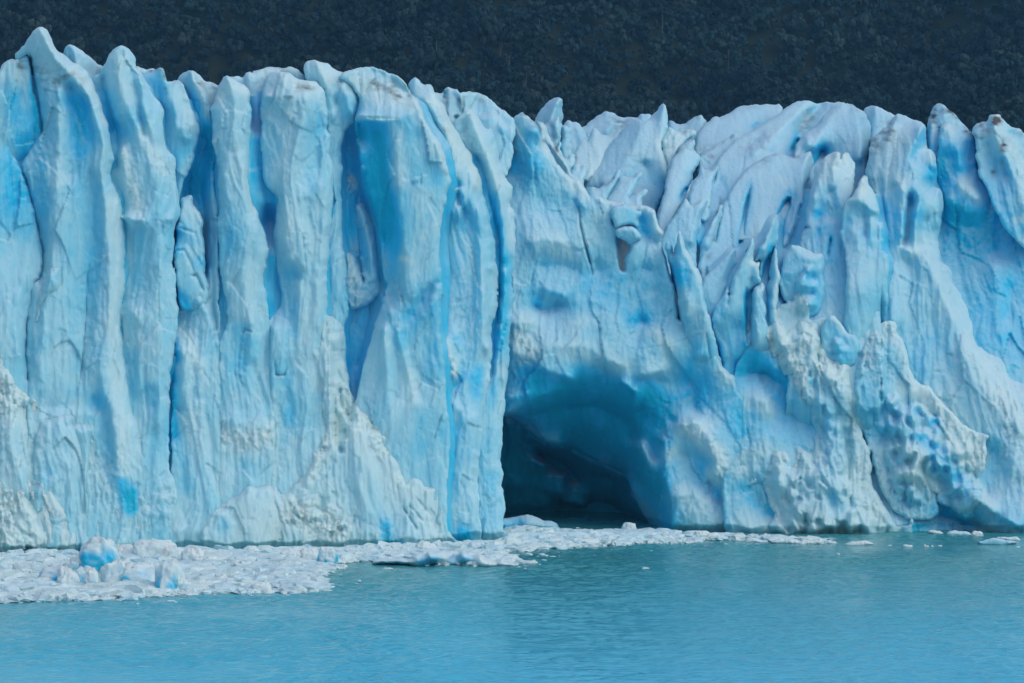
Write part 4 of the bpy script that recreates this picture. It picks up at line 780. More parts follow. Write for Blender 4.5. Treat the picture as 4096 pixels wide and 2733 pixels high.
rightp("ice_fin", "Q:540,900 600,720 640,640 692,534 702,560 706,640 720,560 800,372 850,262 890,150 910,106 932,108 937,180 922,280 905,330 960,342 985,290 992,312 978,400 985,480 1000,525 930,560 880,590 900,800 905,1000 905,1090 850,1130 820,1210 800,1300 850,1500 850,1600 700,1600 640,1300 612,1150 592,1050 560,960",
       plane=(280, 440, 430, 434), lines=[("Q:910,112 850,300 760,500 700,800", .6), ("Q:930,200 890,420 860,560 870,760 885,960 870,1100", -.2), ("Q:690,545 640,680 600,860", .2), ("Q:890,620 895,1000", -3.5), ("Q:790,900 760,1050 780,1180", -1.8), ("Q:640,1000 640,1200", -2.0), ("Q:610,1100 650,1280", -3), ("Q:910,480 900,540", -1.5), ("Q:975,340 970,450 990,510", .4), ("Q:790,1230 780,1400 840,1560", -4)],
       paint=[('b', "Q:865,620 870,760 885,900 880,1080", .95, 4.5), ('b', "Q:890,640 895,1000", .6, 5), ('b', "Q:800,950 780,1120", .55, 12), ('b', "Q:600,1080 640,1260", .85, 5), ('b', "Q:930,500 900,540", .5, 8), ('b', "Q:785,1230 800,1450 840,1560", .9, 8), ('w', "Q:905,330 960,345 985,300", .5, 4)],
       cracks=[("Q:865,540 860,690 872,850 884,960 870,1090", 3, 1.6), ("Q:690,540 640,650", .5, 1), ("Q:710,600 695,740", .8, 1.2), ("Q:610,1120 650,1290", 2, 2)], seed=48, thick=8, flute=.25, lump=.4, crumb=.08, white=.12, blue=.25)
rightp("ice_fin", "Q:930,345 958,262 1010,160 1060,40 1110,-70 1138,-132 1150,-100 1147,20 1144,132 1102,220 1082,330 1062,425 1042,540 1026,632 1012,620 1000,520 985,470 975,400 990,310 960,335", plane=(220, 446, 350, 436), lines=[("Q:1138,-120 1080,40 1010,230", .6), ("Q:1110,130 1060,260 1040,320", -1), ("Q:1020,330 1010,520", -3), ("Q:1070,300 1040,500", -4)], R=-2,
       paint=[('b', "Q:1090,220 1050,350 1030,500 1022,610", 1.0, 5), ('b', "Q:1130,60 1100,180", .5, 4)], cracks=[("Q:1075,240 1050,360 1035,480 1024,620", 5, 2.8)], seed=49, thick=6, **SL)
rightp("ice_fin", "Q:1030,700 1030,630 1045,560 1082,470 1088,330 1096,240 1122,170 1144,135 1148,250 1150,330 1166,405 1168,470 1152,560 1132,700 1138,855 1192,905 1218,965 1216,1100 1192,1200 1180,1300 1130,1300 1080,1000 1045,900", plane=(280, 442, 420, 433),
       lines=[("Q:1115,365 1120,500 1090,700 1090,850 1120,950 1140,1150", 1.2), ("Q:1140,140 1110,300", 0), ("Q:1080,900 1110,980", .4), ("Q:1190,920 1200,1080", .2)], L=-2, white=.35, sink=(40, 4), seed=50, thick=6, flute=.25, crumb=.25, lump=.3, blue=.15, paint=[('b', "Q:1050,920 1050,990", .5, 4), ('b', "Q:1030,640 1028,740", .9, 4)])
rightp("ice_pillar", "Q:880,1200 900,1000 905,800 912,640 916,565 940,545 985,520 1010,518 1022,560 1022,650 1034,750 1044,850 1056,960 1080,1200 1000,1300", plane=(330, 437, 420, 433.4), lines=[("Q:940,550 950,800 960,1100", .6), ("Q:1010,530 1015,700 1035,900", 0)], L=-2, sink=(35, 4), seed=51, thick=5, flute=.2, lump=.3, crumb=.08, white=.1, rim=1, rimw=4)
rightp("cliff_foot", "H:-110,480 -70,380 -50,320 -40,230 0,150 60,110 140,120 200,200 270,320 420,420 520,600 560,1000 560,1440 -120,1440 -160,1100 -120,800", plane=(320, 441, 470, 432.5),
       lines=[("H:0,275 90,300 150,400", 1.2), ("H:0,420 100,420 180,480", -2.2), ("H:60,350 100,380", .6), ("H:140,560 170,700", -2.2), ("H:20,560 100,580 120,640", .2), ("H:270,560 330,660", -2.6), ("H:0,900 100,760 200,800", -1.0), ("H:30,1070 90,1120", -2.8), ("H:110,1220 150,1250", -2), ("H:-100,1300 200,1300", 1.0), ("H:-60,700 -40,1000", -1.5)],
       paint=[('b', "H:0,400 80,430 170,450", .85, 22), ('b', "H:130,520 180,640 150,760", .8, 14), ('b', "H:250,560 340,650", .78, 12), ('b', "H:0,1050 60,1130", .9, 11), ('b', "H:100,1210 140,1250", .9, 9), ('w', "H:20,560 110,600 120,640", .4, 10), ('w', "H:100,860 -20,960", .35, 14), ('b', "H:60,930 90,1050", .6, 9), ('w', "H:-40,1260 100,1300", .3, 14)], seed=52, flute=.3, lump=.8, crumb=.3, blue=.42, thick=14)
rightp("ice_pillar", "U:262,1300 290,1080 305,960 325,870 346,750 353,715 400,680 432,640 470,602 520,586 562,582 585,600 590,645 600,610 640,586 660,585 690,640 718,662 726,720 722,790 712,860 692,960 684,986 640,1040 660,1300 D:620,1000 700,1200 760,1400 H:760,500 700,900 300,900 200,700 240,300 D:300,1200 280,950 330,850",
       plane=(155, 456, 400, 434), lines=[("U:560,590 515,720 520,870 555,950 595,1080 615,1200 605,1400", .8), ("U:540,900 420,1020 370,1100", -1.2), ("U:450,620 400,800 340,1000", -.6), ("U:640,600 700,740 690,900", -2.2), ("U:590,650 540,720", -.6), ("U:400,1230 520,1210 500,1400 470,1560", 0), ("U:460,1060 500,1180", -1.8), ("U:410,1150 400,1210", -2.4), ("D:560,1000 560,1400", .2), ("D:450,1050 420,1160", -.8), ("D:660,1000 690,1250", .2)], L=(-3, -2, -1, 0),
       paint=[('w', "U:560,620 640,700 690,760 640,900", .6, 12), ('r', "U:590,660 660,760 620,900", .35, 10), ('b', "U:550,920 460,980 400,1100", .58, 12), ('b', "U:390,1160 410,1220", .7, 7), ('b', "U:380,1300 380,1430", .6, 5), ('b', "U:500,1330 480,1500", .85, 4), ('b', "U:560,1150 570,1330", .42, 10), ('w', "U:480,610 400,760", .4, 14)],
       cracks=[("U:505,1330 490,1420 470,1540", 2, 1.2), ("U:250,1260 320,1255", .8, 1), ("D:640,1125 645,1150", .7, 1)], sink=(75, 8), seed=53, flute=.4, lump=.5, crumb=.12, thick=14)
rightp("ice_pinnacle", "U:590,1300 600,1150 615,1040 652,1004 686,985 730,890 770,820 798,784 826,798 832,860 870,920 902,990 926,1050 939,1100 930,1190 935,1210 972,1195 978,1300 985,1500 D:800,1000 790,1300 H:760,200 640,500 520,500 D:560,1200 540,960",
       plane=(200, 447, 400, 433.5), lines=[("U:798,790 780,900 700,985 640,1030", .2), ("U:830,800 850,920 930,1090", -1.5), ("U:780,960 830,1080 925,1105", .6), ("U:660,1040 740,1110 830,1090", -.8), ("U:700,1020 760,990", 1.2), ("U:790,1150 830,1250 800,1330", -1.6), ("U:640,1200 640,1400", -1.4), ("U:860,1200 830,1300 890,1400", .2), ("U:955,1200 960,1500", -.8), ("D:620,900 640,1250", .4)], R=(-2, -1.5, -1.5, -2),
       paint=[('w', "U:800,800 760,920 680,1000 620,1040", .6, 7), ('d', "U:805,790 800,800", .4, 2), ('b', "U:640,1130 640,1260", .6, 8), ('b', "U:740,1110 820,1120", .4, 8), ('b', "U:800,1310 830,1340", .55, 8), ('w', "U:800,860 870,980", .35, 9), ('b', "U:990,1280 975,1450", .6, 6)], cracks=[("U:920,1220 915,1300 925,1380", .8, 1)], sink=(60, 6), seed=54, flute=.35, lump=.5, crumb=.12, thick=10)
rightp("ice_pillar", "U:790,1100 800,900 830,700 848,500 870,450 920,410 960,370 1010,320 1045,280 1080,250 1105,233 1140,238 1165,250 1190,268 1250,287 1315,308 1338,335 1348,370 1355,440 1356,540 1380,548 1402,558 1430,620 1446,700 1462,780 1446,850 1432,890 1472,902 1492,930 1496,1000 1511,1060 1502,1120 1484,1180 1493,1230 1472,1300 1466,1430 1488,1500 D:1088,1060 1110,1075 1150,1112 1168,1180 1200,1240 1240,1320 H:1240,40 1272,125 1292,240 1340,290 1382,320 1442,340 1480,430 1520,470 1580,490 1800,640 2100,760 2100,1460 520,1460 520,900 D:700,1300",
       plane=(110, 462, 535, 430), lines=[("U:1105,240 1020,420 900,650 870,800", -3), ("U:1330,340 1240,520 1140,760 1080,860", .6), ("U:1090,850 1130,900 1170,940 1160,1100 1145,1300 1140,1400", 1.6), ("U:1080,860 1020,1000 1000,1300 1010,1560", -1.2), ("U:1210,980 1190,1100 1175,1300 1150,1420", -3.4), ("U:1300,500 1220,640", -.8), ("U:1230,700 1190,830 1260,900 1310,1000 1280,1080", 1.0), ("U:1390,560 1440,740 1400,680", 0), ("U:1370,700 1420,800", -1), ("U:1270,1100 1255,1300 1265,1490", 1.0), ("U:1340,1180 1300,1400 1370,1480", -2.4), ("U:1150,1430 1240,1480", 1.6), ("U:1450,920 1480,1050 1450,1200", -1.6), ("U:1420,1150 1470,1250", -2.5), ("U:960,1050 980,1400 1000,1560", -3.2),
             ("D:780,1000 770,1200 750,1420", -.6), ("D:760,900 775,1060", -1.6), ("D:830,1100 820,1400", .4), ("D:900,1060 940,1300 960,1480", -.6), ("D:1090,1060 1100,1130 1130,1090", -1.5), ("D:1000,1000 1100,1250 1180,1420 H:1200,220 1300,420 1450,700", .8), ("H:900,200 1000,400", -1), ("H:1030,100 1080,300 1150,500", -.8), ("H:1250,250 1400,480 1560,760", .4), ("H:1400,760 1500,900 1568,1000", .2), ("H:1100,560 1200,640 1300,740", -2.0), ("H:1380,850 1400,1000", -2.6), ("H:1320,820 1360,1100", -3), ("H:1000,1200 1200,1260 1300,1300", -7.5), ("H:1280,1110 1340,1160 1400,1220", 1.0), ("H:1180,1180 1230,1250", -2), ("H:1350,1200 1568,1330", -1.0), ("H:1450,1250 1540,1290", .5), ("H:1100,1340 1400,1360", -4.5)], R=(-6, -6, -5, -4, -4, -4, -3, 0, 0, 0), L=(-5, -5, -4, -3, -2),
       paint=[('d', "U:860,480 950,440 1030,380", .42, 8), ('d', "U:870,560 960,520 1100,330", .25, 12), ('w', "U:900,600 1000,700 1050,500", .4, 22), ('w', "U:1080,860 1130,900 1150,1050", .45, 8), ('b', "U:1320,480 1230,600 1170,660", .58, 10), ('b', "U:1180,990 1220,960 1220,1040", .72, 9), ('b', "U:1185,1150 1150,1380", .7, 5), ('b', "U:1380,700 1400,780", .55, 9), ('b', "U:1270,1130 1350,1250 1310,1400", .6, 14), ('b', "U:960,1060 1000,1380", .72, 9), ('b', "U:1090,1130 1100,1250", .4, 10), ('w', "U:1370,580 1420,640", .4, 7), ('b', "U:1420,740 1380,800", .5, 8), ('w', "U:1140,1430 1230,1480", .4, 8),
              ('b', "D:1100,1200 1000,1100", .42, 18), ('w', "D:1000,980 1100,1200 1200,1400", .3, 16), ('w', "H:1260,260 1400,450 1560,680", .4, 16), ('r', "H:1300,330 1500,600 1560,800", .4, 20), ('b', "H:1050,1130 1150,1200 1250,1180", .7, 16), ('b', "H:950,1270 1200,1290", .95, 10), ('b', "H:1400,820 1380,1000", .6, 10), ('b', "H:1280,1130 1240,1130", .7, 8), ('b', "H:1170,700 1220,740", .5, 8), ('b', "H:1000,250 950,350", .5, 18), ('w', "H:1300,1110 1400,1200", .4, 8), ('b', "H:1300,1240 1480,1220", .6, 10)],
       cracks=[("D:775,1060 765,1200 755,1400", .9, 1), ("H:1050,410 1100,410", .3, .8), ("D:860,1140 870,1170", .6, 1)], seed=55, flute=.45, facet=1.1, lump=.55, crumb=.25, thick=20)
rightp("dirty_spire", "U:1330,700 1345,560 1362,410 1383,270 1400,210 1420,150 1450,137 1495,143 1550,185 1610,230 1680,310 1745,385 1765,430 1800,800 1700,1000 1400,1000", plane=(90, 472, 260, 456),
       lines=[("U:1450,140 1430,260 1470,380 1475,420", -1.2), ("U:1550,190 1500,260 1480,340", 0), ("U:1400,300 1390,500 1420,700", 0), ("U:1740,385 1640,300", -1)], L=-3, seed=56, thick=12, flute=.35, lump=.4, crumb=.12, blue=.25, white=.15,
       paint=[('d', "U:1415,205 1460,235", .9, 2.5), ('d', "U:1490,142 1550,190 1650,290 1745,385", .8, 2.5), ('d', "U:1420,215 1430,290 1470,350 1480,400", .8, 3), ('d', "U:1440,260 1560,200", .35, 7), ('d', "U:1380,400 1400,300", .3, 4), ('b', "U:1430,560 1440,700 1440,840", .9, 5), ('d', "U:1475,400 1465,500 1440,620", .5, 3)], jag=1.1)
rightp("glacier_body", "U:1300,700 1800,560 2300,520 2800,700 H:2300,1460 700,1460 700,400", plane=(110, 486, 535, 449), follow=3.5, seed=39, blue=.62, res=2.2, thick=40, flute=.4, crumb=.1)
rightp("recessed_face", "U:1420,1000 1440,700 1460,560 1474,410 1490,350 1520,322 1555,308 1580,315 1600,332 1700,372 1762,402 1786,435 1800,500 1808,620 1812,720 1836,790 1880,850 2000,1000 2300,1200 D:1700,1300 H:2100,500 2100,900 1300,1000 1000,400 D:960,1100",
       plane=(120, 466, 400, 444), lines=[("U:1555,312 1570,400 1560,520", .5), ("U:1560,320 1600,400 1740,480 1790,450", -.5), ("U:1640,500 1640,700", .2), ("U:1500,620 1600,620 1580,760", -1.5), ("U:1720,680 1800,680", -.8), ("U:1450,880 1480,1200 1490,1560", -5), ("U:1640,860 1780,960 1830,1000", .5), ("U:1600,1200 1750,1250", -3.5), ("U:1560,1000 1700,1100", -1), ("D:1400,1000 1200,1150", -3), ("D:1150,1200 1280,1400", -1.4), ("D:1400,1100 1420,1500", -.5), ("D:1500,1200 1480,1400", -2.5), ("H:1380,100 1460,400", -1)], R=(-2, -2, -2, -2, -2),
       paint=[('b', "U:1480,640 1600,620", .7, 12), ('b', "U:1500,760 1620,780", .6, 8), ('b', "U:1470,900 1600,1000 1480,1300 1560,1500", .88, 34), ('b', "U:1700,1250 1500,1150", .92, 24), ('b', "D:1120,1060 1300,1000 1500,1100", .8, 34), ('b', "D:1250,1250 1400,1450", .72, 34), ('d', "U:1840,800 1880,850", .4, 3), ('d', "U:1700,380 1750,410", .5, 3), ('w', "U:1720,860 1830,1000", .4, 7), ('w', "U:1680,900 1790,1000", .3, 10), ('w', "U:1560,330 1580,420", .4, 8), ('b', "U:1725,690 1735,680", .7, 3), ('b', "U:1840,1170 1990,1250 1900,1180", .7, 24), ('d', "U:1750,400 1560,310", .2, 4)], seed=57, flute=.25, facet=1.2, lump=.6, crumb=.25, blue=.5, thick=16)
rightp("dirty_spire", "U:1800,620 1790,450 1756,388 1800,322 1840,300 1890,292 1902,285 1905,252 1940,235 1995,237 2025,270 2045,300 2070,322 2130,350 2180,365 2215,400 2260,450 2400,470 2600,560 2700,800 2700,1300 2300,1500 2000,1200 1870,860 1830,790 1812,700",
       plane=(110, 462, 400, 442), lines=[("U:1970,245 1960,330 1990,440 2050,600 2120,760 2200,940 2240,1100", .8), ("U:1850,310 1800,420", -2), ("U:1910,300 1920,380", -.8), ("U:1900,500 1930,700 1960,770", -2.5), ("U:2050,650 2080,800", -2), ("U:2130,360 2200,520 2230,640", -1.5), ("U:2120,400 2115,420", -2), ("U:2500,600 2500,1000", -4)], seed=58, flute=.35, lump=.6, crumb=.2, thick=16,
       paint=[('d', "U:1790,440 1860,400 1930,350 1960,300", .65, 6), ('d', "U:1850,330 1860,335", .9, 3), ('d', "U:1960,330 1980,285 2020,290", 1.0, 3), ('d', "U:2060,490 2070,540", .8, 4), ('d', "U:2040,520 2050,560", .5, 5), ('d', "U:1950,730 1960,770", .6, 3), ('d', "U:2150,355 2210,420", .8, 2.5), ('w', "U:1990,380 2080,560 2150,740 2220,900", .7, 14), ('b', "U:2040,660 2090,720 2110,860", .6, 14), ('b', "U:2115,410 2120,400", .6, 5), ('w', "U:1940,245 2000,250", .4, 6), ('b', "U:2000,1000 2100,1150", .75, 26), ('r', "U:2080,500 2200,800", .35, 14), ('w', "U:2150,1190 2200,1180", .4, 4)], jag=1.1)
# broken front at the foot
rightp("ice_block", "Q:1160,460 1178,320 1230,220 1272,176 1340,190 1420,225 1490,255 1556,256 1546,380 1562,600 1540,760 1400,860 1210,700 1175,600", plane=(270, 439, 400, 433), lines=[("Q:1272,185 1360,300 1540,270", .6), ("Q:1200,420 1350,420 1530,400", .2), ("Q:1180,640 1360,640 1540,600", -.3), ("Q:1410,420 1430,470", -1)], R=-.5, L=-.5, hug=(.1, .35), seed=59, flute=.15, lump=.4, crumb=.08, blue=.32, rim=.3, rimw=3, thick=8, paint=[('w', "Q:1240,230 1280,190 1500,270", .2, 6), ('b', "Q:1210,420 1240,520", .5, 9), ('b', "Q:1420,440 1420,460", .6, 6)])
rightp("rubble_shelf", "Q:1130,760 1160,700 1220,700 1240,660 1270,680 1300,630 1340,612 1380,640 1420,660 1428,720 1420,800 1440,850 1480,860 1560,820 1640,840 1640,1100 1200,1400 1140,1200", plane=(330, 436, 430, 432.5), lines=[("Q:1330,620 1400,720", .6), ("Q:1150,720 1240,800 1400,820", 0), ("Q:1300,1000 1200,1000", 1)], hug=(.1, .13), seed=60, crumb=.4, lump=.5, facet=1.5, flute=.2, white=.3, thick=8, paint=[('w', "Q:1300,640 1400,720", .4, 9), ('r', "Q:1240,680 1400,720", .4, 10)])
rightp("blue_fin", "H:410,220 420,150 432,118 460,88 500,94 520,128 560,180 600,196 635,232 628,310 600,370 560,400 480,400 430,360 405,290", plane=(320, 434.5, 400, 431.5), lines=[("H:470,95 520,180 600,230 590,330", .6), ("H:440,150 500,300 560,360", -.2), ("H:480,100 540,150", 1)], R=-.6, rim=.25, rimw=3, hug=(.05, .2), relief=.4, seed=62, flute=.15, lump=.4, crumb=.12, blue=.3, thick=6, paint=[('w', "H:480,95 540,160", .6, 5), ('b', "H:470,180 560,320", .45, 12)])
rightp("crumbled_rib", "H:105,190 118,150 140,135 158,122 180,140 205,172 215,220 235,165 262,135 300,118 345,112 388,134 402,180 415,240 440,310 475,350 520,352 560,372 580,420 590,560 605,640 640,740 662,820 690,880 702,960 690,1000 722,1080 782,1190 812,1240 832,1272 905,1292 930,1225 930,1460 60,1460 90,1300 130,1240 150,1210 100,1130 60,1010 100,960 150,860 210,870 260,960 265,820 300,860 380,850 370,700 340,560 290,560 240,420 190,390 170,300 130,330",
       plane=(330, 436, 535, 430), lines=[("H:140,140 180,220 200,400", .6), ("H:320,120 370,220 430,330 540,400 575,560", .8), ("H:260,160 280,260 340,380", -.8), ("H:400,250 520,470 560,700 600,900 680,1100 780,1280", 1.6), ("H:215,240 220,330", -1.5), ("H:390,560 450,800 460,1000", .8), ("H:370,430 360,540", -1), ("H:150,880 170,1000 200,1150 280,1310", 2.0), ("H:340,880 370,1000 420,1150 480,1300", 2.2), ("H:440,1050 540,1100 640,1200 680,1300", 2.4), ("H:230,1000 300,1100", .2), ("H:440,1100 480,1180", .3), ("H:480,500 490,700 500,900", -.2), ("H:190,1160 260,1280", 2.6), ("H:700,1150 800,1290", 2.2), ("H:850,1280 920,1250", .5), ("H:100,1400 900,1400", 4)],
       paint=[('w', "H:150,140 200,240 240,420", .6, 14), ('w', "H:310,130 390,260 500,370 570,440", .65, 13), ('r', "H:200,400 270,440", .7, 11), ('w', "H:190,400 290,450", .7, 10), ('r', "H:380,300 560,440", .35, 14), ('w', "H:580,560 640,760 700,960", .4, 9), ('w', "H:600,1000 680,1180 780,1260", .5, 18), ('r', "H:580,760 660,1000 740,1180", .5, 12), ('w', "H:180,1150 260,1290 460,1250 560,1290", .4, 18), ('b', "H:440,620 480,760", .42, 16), ('b', "H:480,1130 520,1200", .6, 7), ('b', "H:340,420 355,470", .7, 4), ('b', "H:270,160 275,200", .5, 5), ('r', "H:160,880 200,950 360,900", .45, 13)],
       cracks=[("H:350,400 345,445", 1.5, 1.3), ("H:205,1000 300,1120", .6, 1.4), ("H:300,1200 350,1310", .9, 1.2), ("H:260,1230 300,1320", .9, 1.2), ("H:400,1150 430,1310", .6, 1.2), ("H:590,1150 660,1310", .5, 1.2)], relief=.7, hug=(.1, .13), seed=61, facet=1.3, crumb=.4, lump=.6, flute=.6, white=.15, thick=8, jag=1.2)
rightp("crumbled_apron", "H:600,420 640,300 680,215 700,180 722,160 740,150 752,128 790,122 832,132 838,185 880,235 905,310 920,390 938,440 960,480 1030,495 1070,540 1110,600 1160,640 1200,680 1250,720 1285,755 1340,768 1376,772 1342,802 1360,862 1352,930 1340,985 1312,990 1330,1080 1322,1180 1250,1230 1180,1210 1110,1180 1062,1130 1075,1090 1076,1240 930,1260 880,1240 800,1180 720,1020 690,880 660,780 610,620",
       plane=(320, 438, 535, 429.5), lines=[("H:790,130 795,300 800,460 780,520", .6), ("H:830,140 890,300 930,450", -.6), ("H:720,180 740,350 720,520", .2), ("H:880,540 1000,500 1100,610 1250,740 1340,780", 1.2), ("H:870,540 920,640 1000,680 1050,720", 1.4), ("H:920,600 1080,690", -2.2), ("H:1000,780 1060,830", -2.8), ("H:760,650 900,720 1000,720", 0), ("H:740,740 800,840", -1.5), ("H:780,860 900,830 1000,900 1090,960", 1.6), ("H:1000,800 1090,900 1130,930", -2.8), ("H:1150,860 1250,940 1330,980", 2.0), ("H:1080,760 1200,850 1340,880", 2.2), ("H:840,980 930,980 1000,1030 1070,1080", 2.2), ("H:780,930 860,1060 960,1100", -1.2), ("H:1100,1000 1200,1060 1270,1110", -4), ("H:1160,950 1290,1060", -3.2), ("H:700,850 800,1000 880,1150 900,1240", .8), ("H:1070,1100 1000,1160 940,1240", -.6), ("H:1280,1110 1330,1170", 0), ("H:1190,1180 1300,1220", -5)],
       paint=[('w', "H:760,130 830,140 800,200", .6, 8), ('w', "H:840,180 920,420", .4, 6), ('w', "H:880,540 1000,500 1100,600", .65, 12), ('w', "H:1000,700 1160,830 1250,900", .6, 12), ('w', "H:1040,560 1160,680 1280,800 1340,950", .75, 15), ('r', "H:1100,620 1250,780 1330,930", .5, 18), ('r', "H:700,200 840,150", .4, 9), ('b', "H:900,600 960,640 1060,700", .7, 9), ('b', "H:980,780 1060,850", .8, 9), ('b', "H:1080,900 1150,1000 1250,1060", .66, 14), ('b', "H:1060,690 1080,740", .75, 7), ('w', "H:780,860 880,830 980,900", .5, 9), ('w', "H:850,990 940,980 1060,1070", .55, 10), ('r', "H:880,1000 1000,1060 1060,1090", .5, 10), ('b', "H:800,900 760,760", .42, 12), ('b', "H:790,200 800,400", .42, 10), ('b', "H:830,1050 900,1120", .6, 12), ('b', "H:1000,1150 1060,1180", .5, 14), ('r', "H:700,860 780,1010 860,1180", .5, 9)],
       cracks=[("H:790,240 785,480", .6, 1), ("H:735,330 740,380", .4, 1)], relief=.35, hug=(.1, .16), seed=63, facet=1.5, crumb=.45, lump=.4, flute=.3, thick=8, jag=1.2, blue=.28)

BODY = [q for q in RQ if q[0] == 'glacier_body']; FOOT = ('rubble_shelf', 'crumbled_rib', 'blue_fin', 'crumbled_apron', 'ice_block')
for a, b, c_, d, k in [q for q in RQ if q not in BODY and q[0] not in FOOT] + BODY + [q for q in RQ if q[0] in FOOT]: make_piece(a, b, c_, d, **k)

# ------------------------------------------------------------------ seracs standing on the glacier surface behind the cliffs
def serac(label, outline, plane, **k):
    P = T(outline); px, py = P[:, 0].mean(), P[:, 1].max()
    for a, b in dict(flute=.18, lump=.2, crumb=.1, white=.1, blue=.22, rim=1.4, rimw=6, thick=14, res=1.2, side=.4, facet=.4).items(): k.setdefault(a, b)
    k.setdefault('seed', int(abs(px * 3 + py)) % 97)
    return tag(make_piece("serac", None, outline, plane, **k), label, "ice serac", "seracs behind the ice cliffs")
serac("smooth shark-fin ice horn leaning right, tallest behind the blue cave wall", "K:420,290 460,220 500,165 550,120 600,92 635,87 662,102 675,140 668,190 680,245 665,310 672,380 680,440 690,700 480,700 400,400", (100, 500, 200, 494), lines=[("K:640,92 600,200 560,320", .4), ("K:672,150 670,260 665,330", -3)], L=-4)
serac("small dirty ice horn with curled tip in front of the shark-fin horn", "K:480,330 520,320 570,290 610,285 630,266 642,270 635,290 650,370 665,440 640,560 660,760 560,760 500,420", (120, 478, 200, 472), lines=[("K:636,270 620,330 640,430", .3), ("K:560,320 600,480", -1)], white=.25, paint=[('d', "K:520,330 580,420", .25, 10)])
serac("low rounded white ice hump right of the shark-fin horn", "K:660,360 690,320 715,306 745,305 760,314 790,308 825,320 850,345 900,420 880,640 660,640", (120, 520, 200, 510), lines=[("K:760,316 780,420", 0)])
serac("small notched ice block below the rounded hump", "K:650,430 660,340 700,335 735,360 745,350 748,400 740,420 760,480 775,560 760,700 660,700 640,560", (125, 486, 200, 480), lines=[("K:745,355 700,420", .2)], paint=[('d', "K:690,440 740,480", .3, 8)])
serac("wide grey-dusted ice dome with a bright crest under the forest edge", "K:740,520 760,430 850,345 900,325 950,290 1000,240 1045,217 1100,222 1150,245 1230,272 1300,268 1350,262 1400,300 1500,500 1400,700 800,760", (100, 532, 210, 500), lines=[("K:1050,222 1120,300 1060,420", 0), ("K:1240,280 1190,400 1040,430", -2), ("K:760,500 870,430", -3)], paint=[('d', "K:1180,330 1240,300 1280,330", .5, 7), ('d', "K:770,500 820,470 880,430", .8, 3), ('d', "K:1100,290 1200,380", .25, 10), ('b', "K:1200,260 1150,330", .3, 10)])
serac("crumbly bright jagged ice crest in the hollow before the grey-dusted dome", "K:770,600 800,540 870,475 895,490 925,395 950,365 975,370 1000,400 1050,425 1120,420 1180,370 1210,365 1180,480 1000,760 850,860 760,760", (125, 490, 215, 466), lines=[("K:955,370 950,480 1020,600", .6), ("K:900,490 860,640", .2), ("K:1200,370 1050,600", -1)], crumb=.45, white=.5, jag=1.3)
serac("little knobbly ice lumps huddled at the left foot of the great pyramid", "K:730,760 760,720 800,685 822,700 830,740 850,690 862,682 875,715 892,720 885,790 870,850 860,1000 740,1000", (160, 466, 220, 456), lines=[("K:800,690 800,820", .2), ("K:860,690 860,800", .4)], crumb=.3)
serac("snow-dusted broken ice slope just behind the left cave-wall spire", "K:420,300 470,310 495,330 520,400 580,470 620,540 650,580 700,650 760,780 800,820 860,860 920,970 900,1100 600,1000 480,600", (125, 462, 260, 446), lines=[("K:480,330 560,500 700,700 800,840", .4), ("K:540,540 700,760", -1.5)], crumb=.3, white=.4, paint=[('d', "K:620,550 650,595", .8, 3), ('d', "K:440,300 490,380", .3, 6)], jag=1.2)
serac("slim upright white ice tooth between dirty horn and pyramid foot", "K:600,620 640,520 655,470 660,560 690,640 740,600 775,595 790,650 795,690 750,740 760,900 640,900", (150, 468, 220, 460), lines=[("K:775,600 740,700", .5)], crumb=.25, white=.4)
serac("great smooth white ice pyramid with a sharp top, centre of the serac field", "K:860,860 870,780 900,720 980,660 1060,560 1160,440 1250,330 1330,270 1370,300 1400,310 1450,270 N:232,245 270,215 300,185 320,145 345,130 358,150 375,190 385,250 388,320 370,390 335,450 330,520 360,640 395,790 390,870 350,960 320,1030 290,1150 300,1700 -500,1700 -420,1100",
      (100, 487, 290, 459), lines=[("N:345,135 320,260 315,400 330,520 370,700 390,790", .8), ("N:340,300 330,440", .6), ("N:200,260 100,500 0,700 -200,860", .4), ("K:1380,320 1300,600 1250,780", .2), ("N:180,680 220,860 330,900", -2), ("N:240,400 200,640", .3), ("N:380,860 330,980", -2)], L=-3, paint=[('b', "N:180,760 250,880 340,900", .45, 14), ('b', "N:370,860 340,960", .75, 5), ('b', "N:250,1020 300,1060", .8, 4), ('d', "N:60,630 40,800", .2, 10), ('w', "N:320,480 380,760", .5, 8), ('w', "N:-60,1330 0,1480 -30,1640", 1.2, 16)])  # last white stroke painted to brighten shaded ice behind the wall's hole
serac("thin pale ice blade with a dirt seam leaning at the pyramid's foot", "K:900,960 920,890 940,880 1000,900 1060,870 1110,830 1140,780 1165,735 1190,740 1192,790 1180,840 1130,920 1080,990 1090,1200 900,1200", (200, 456, 260, 448), lines=[("K:1170,740 1130,860 1060,960", .6)], paint=[('d', "K:990,900 1060,860 1120,805", .9, 2.5)], rim=1)
serac("stepped white ice ledge with two knobs above the cave wall's rim", "K:1070,1000 1120,930 1160,860 1190,800 1230,800 1300,805 1330,770 1370,745 1388,750 1385,790 1340,850 1310,900 1250,1010 1340,940 1420,915 1430,935 1380,1020 1400,1200 1080,1200", (205, 454, 260, 446), lines=[("K:1380,755 1320,830 1240,990", .6), ("K:1210,810 1150,930", .2), ("K:1420,920 1340,1000", .6)], crumb=.25, rim=1)
serac("tiny dark-topped ice knob left of the pyramid's sharp top", "N:60,330 120,262 150,240 185,236 225,243 250,330 200,420 80,420", (105, 512, 160, 505), lines=[("N:160,242 180,330", 0)])
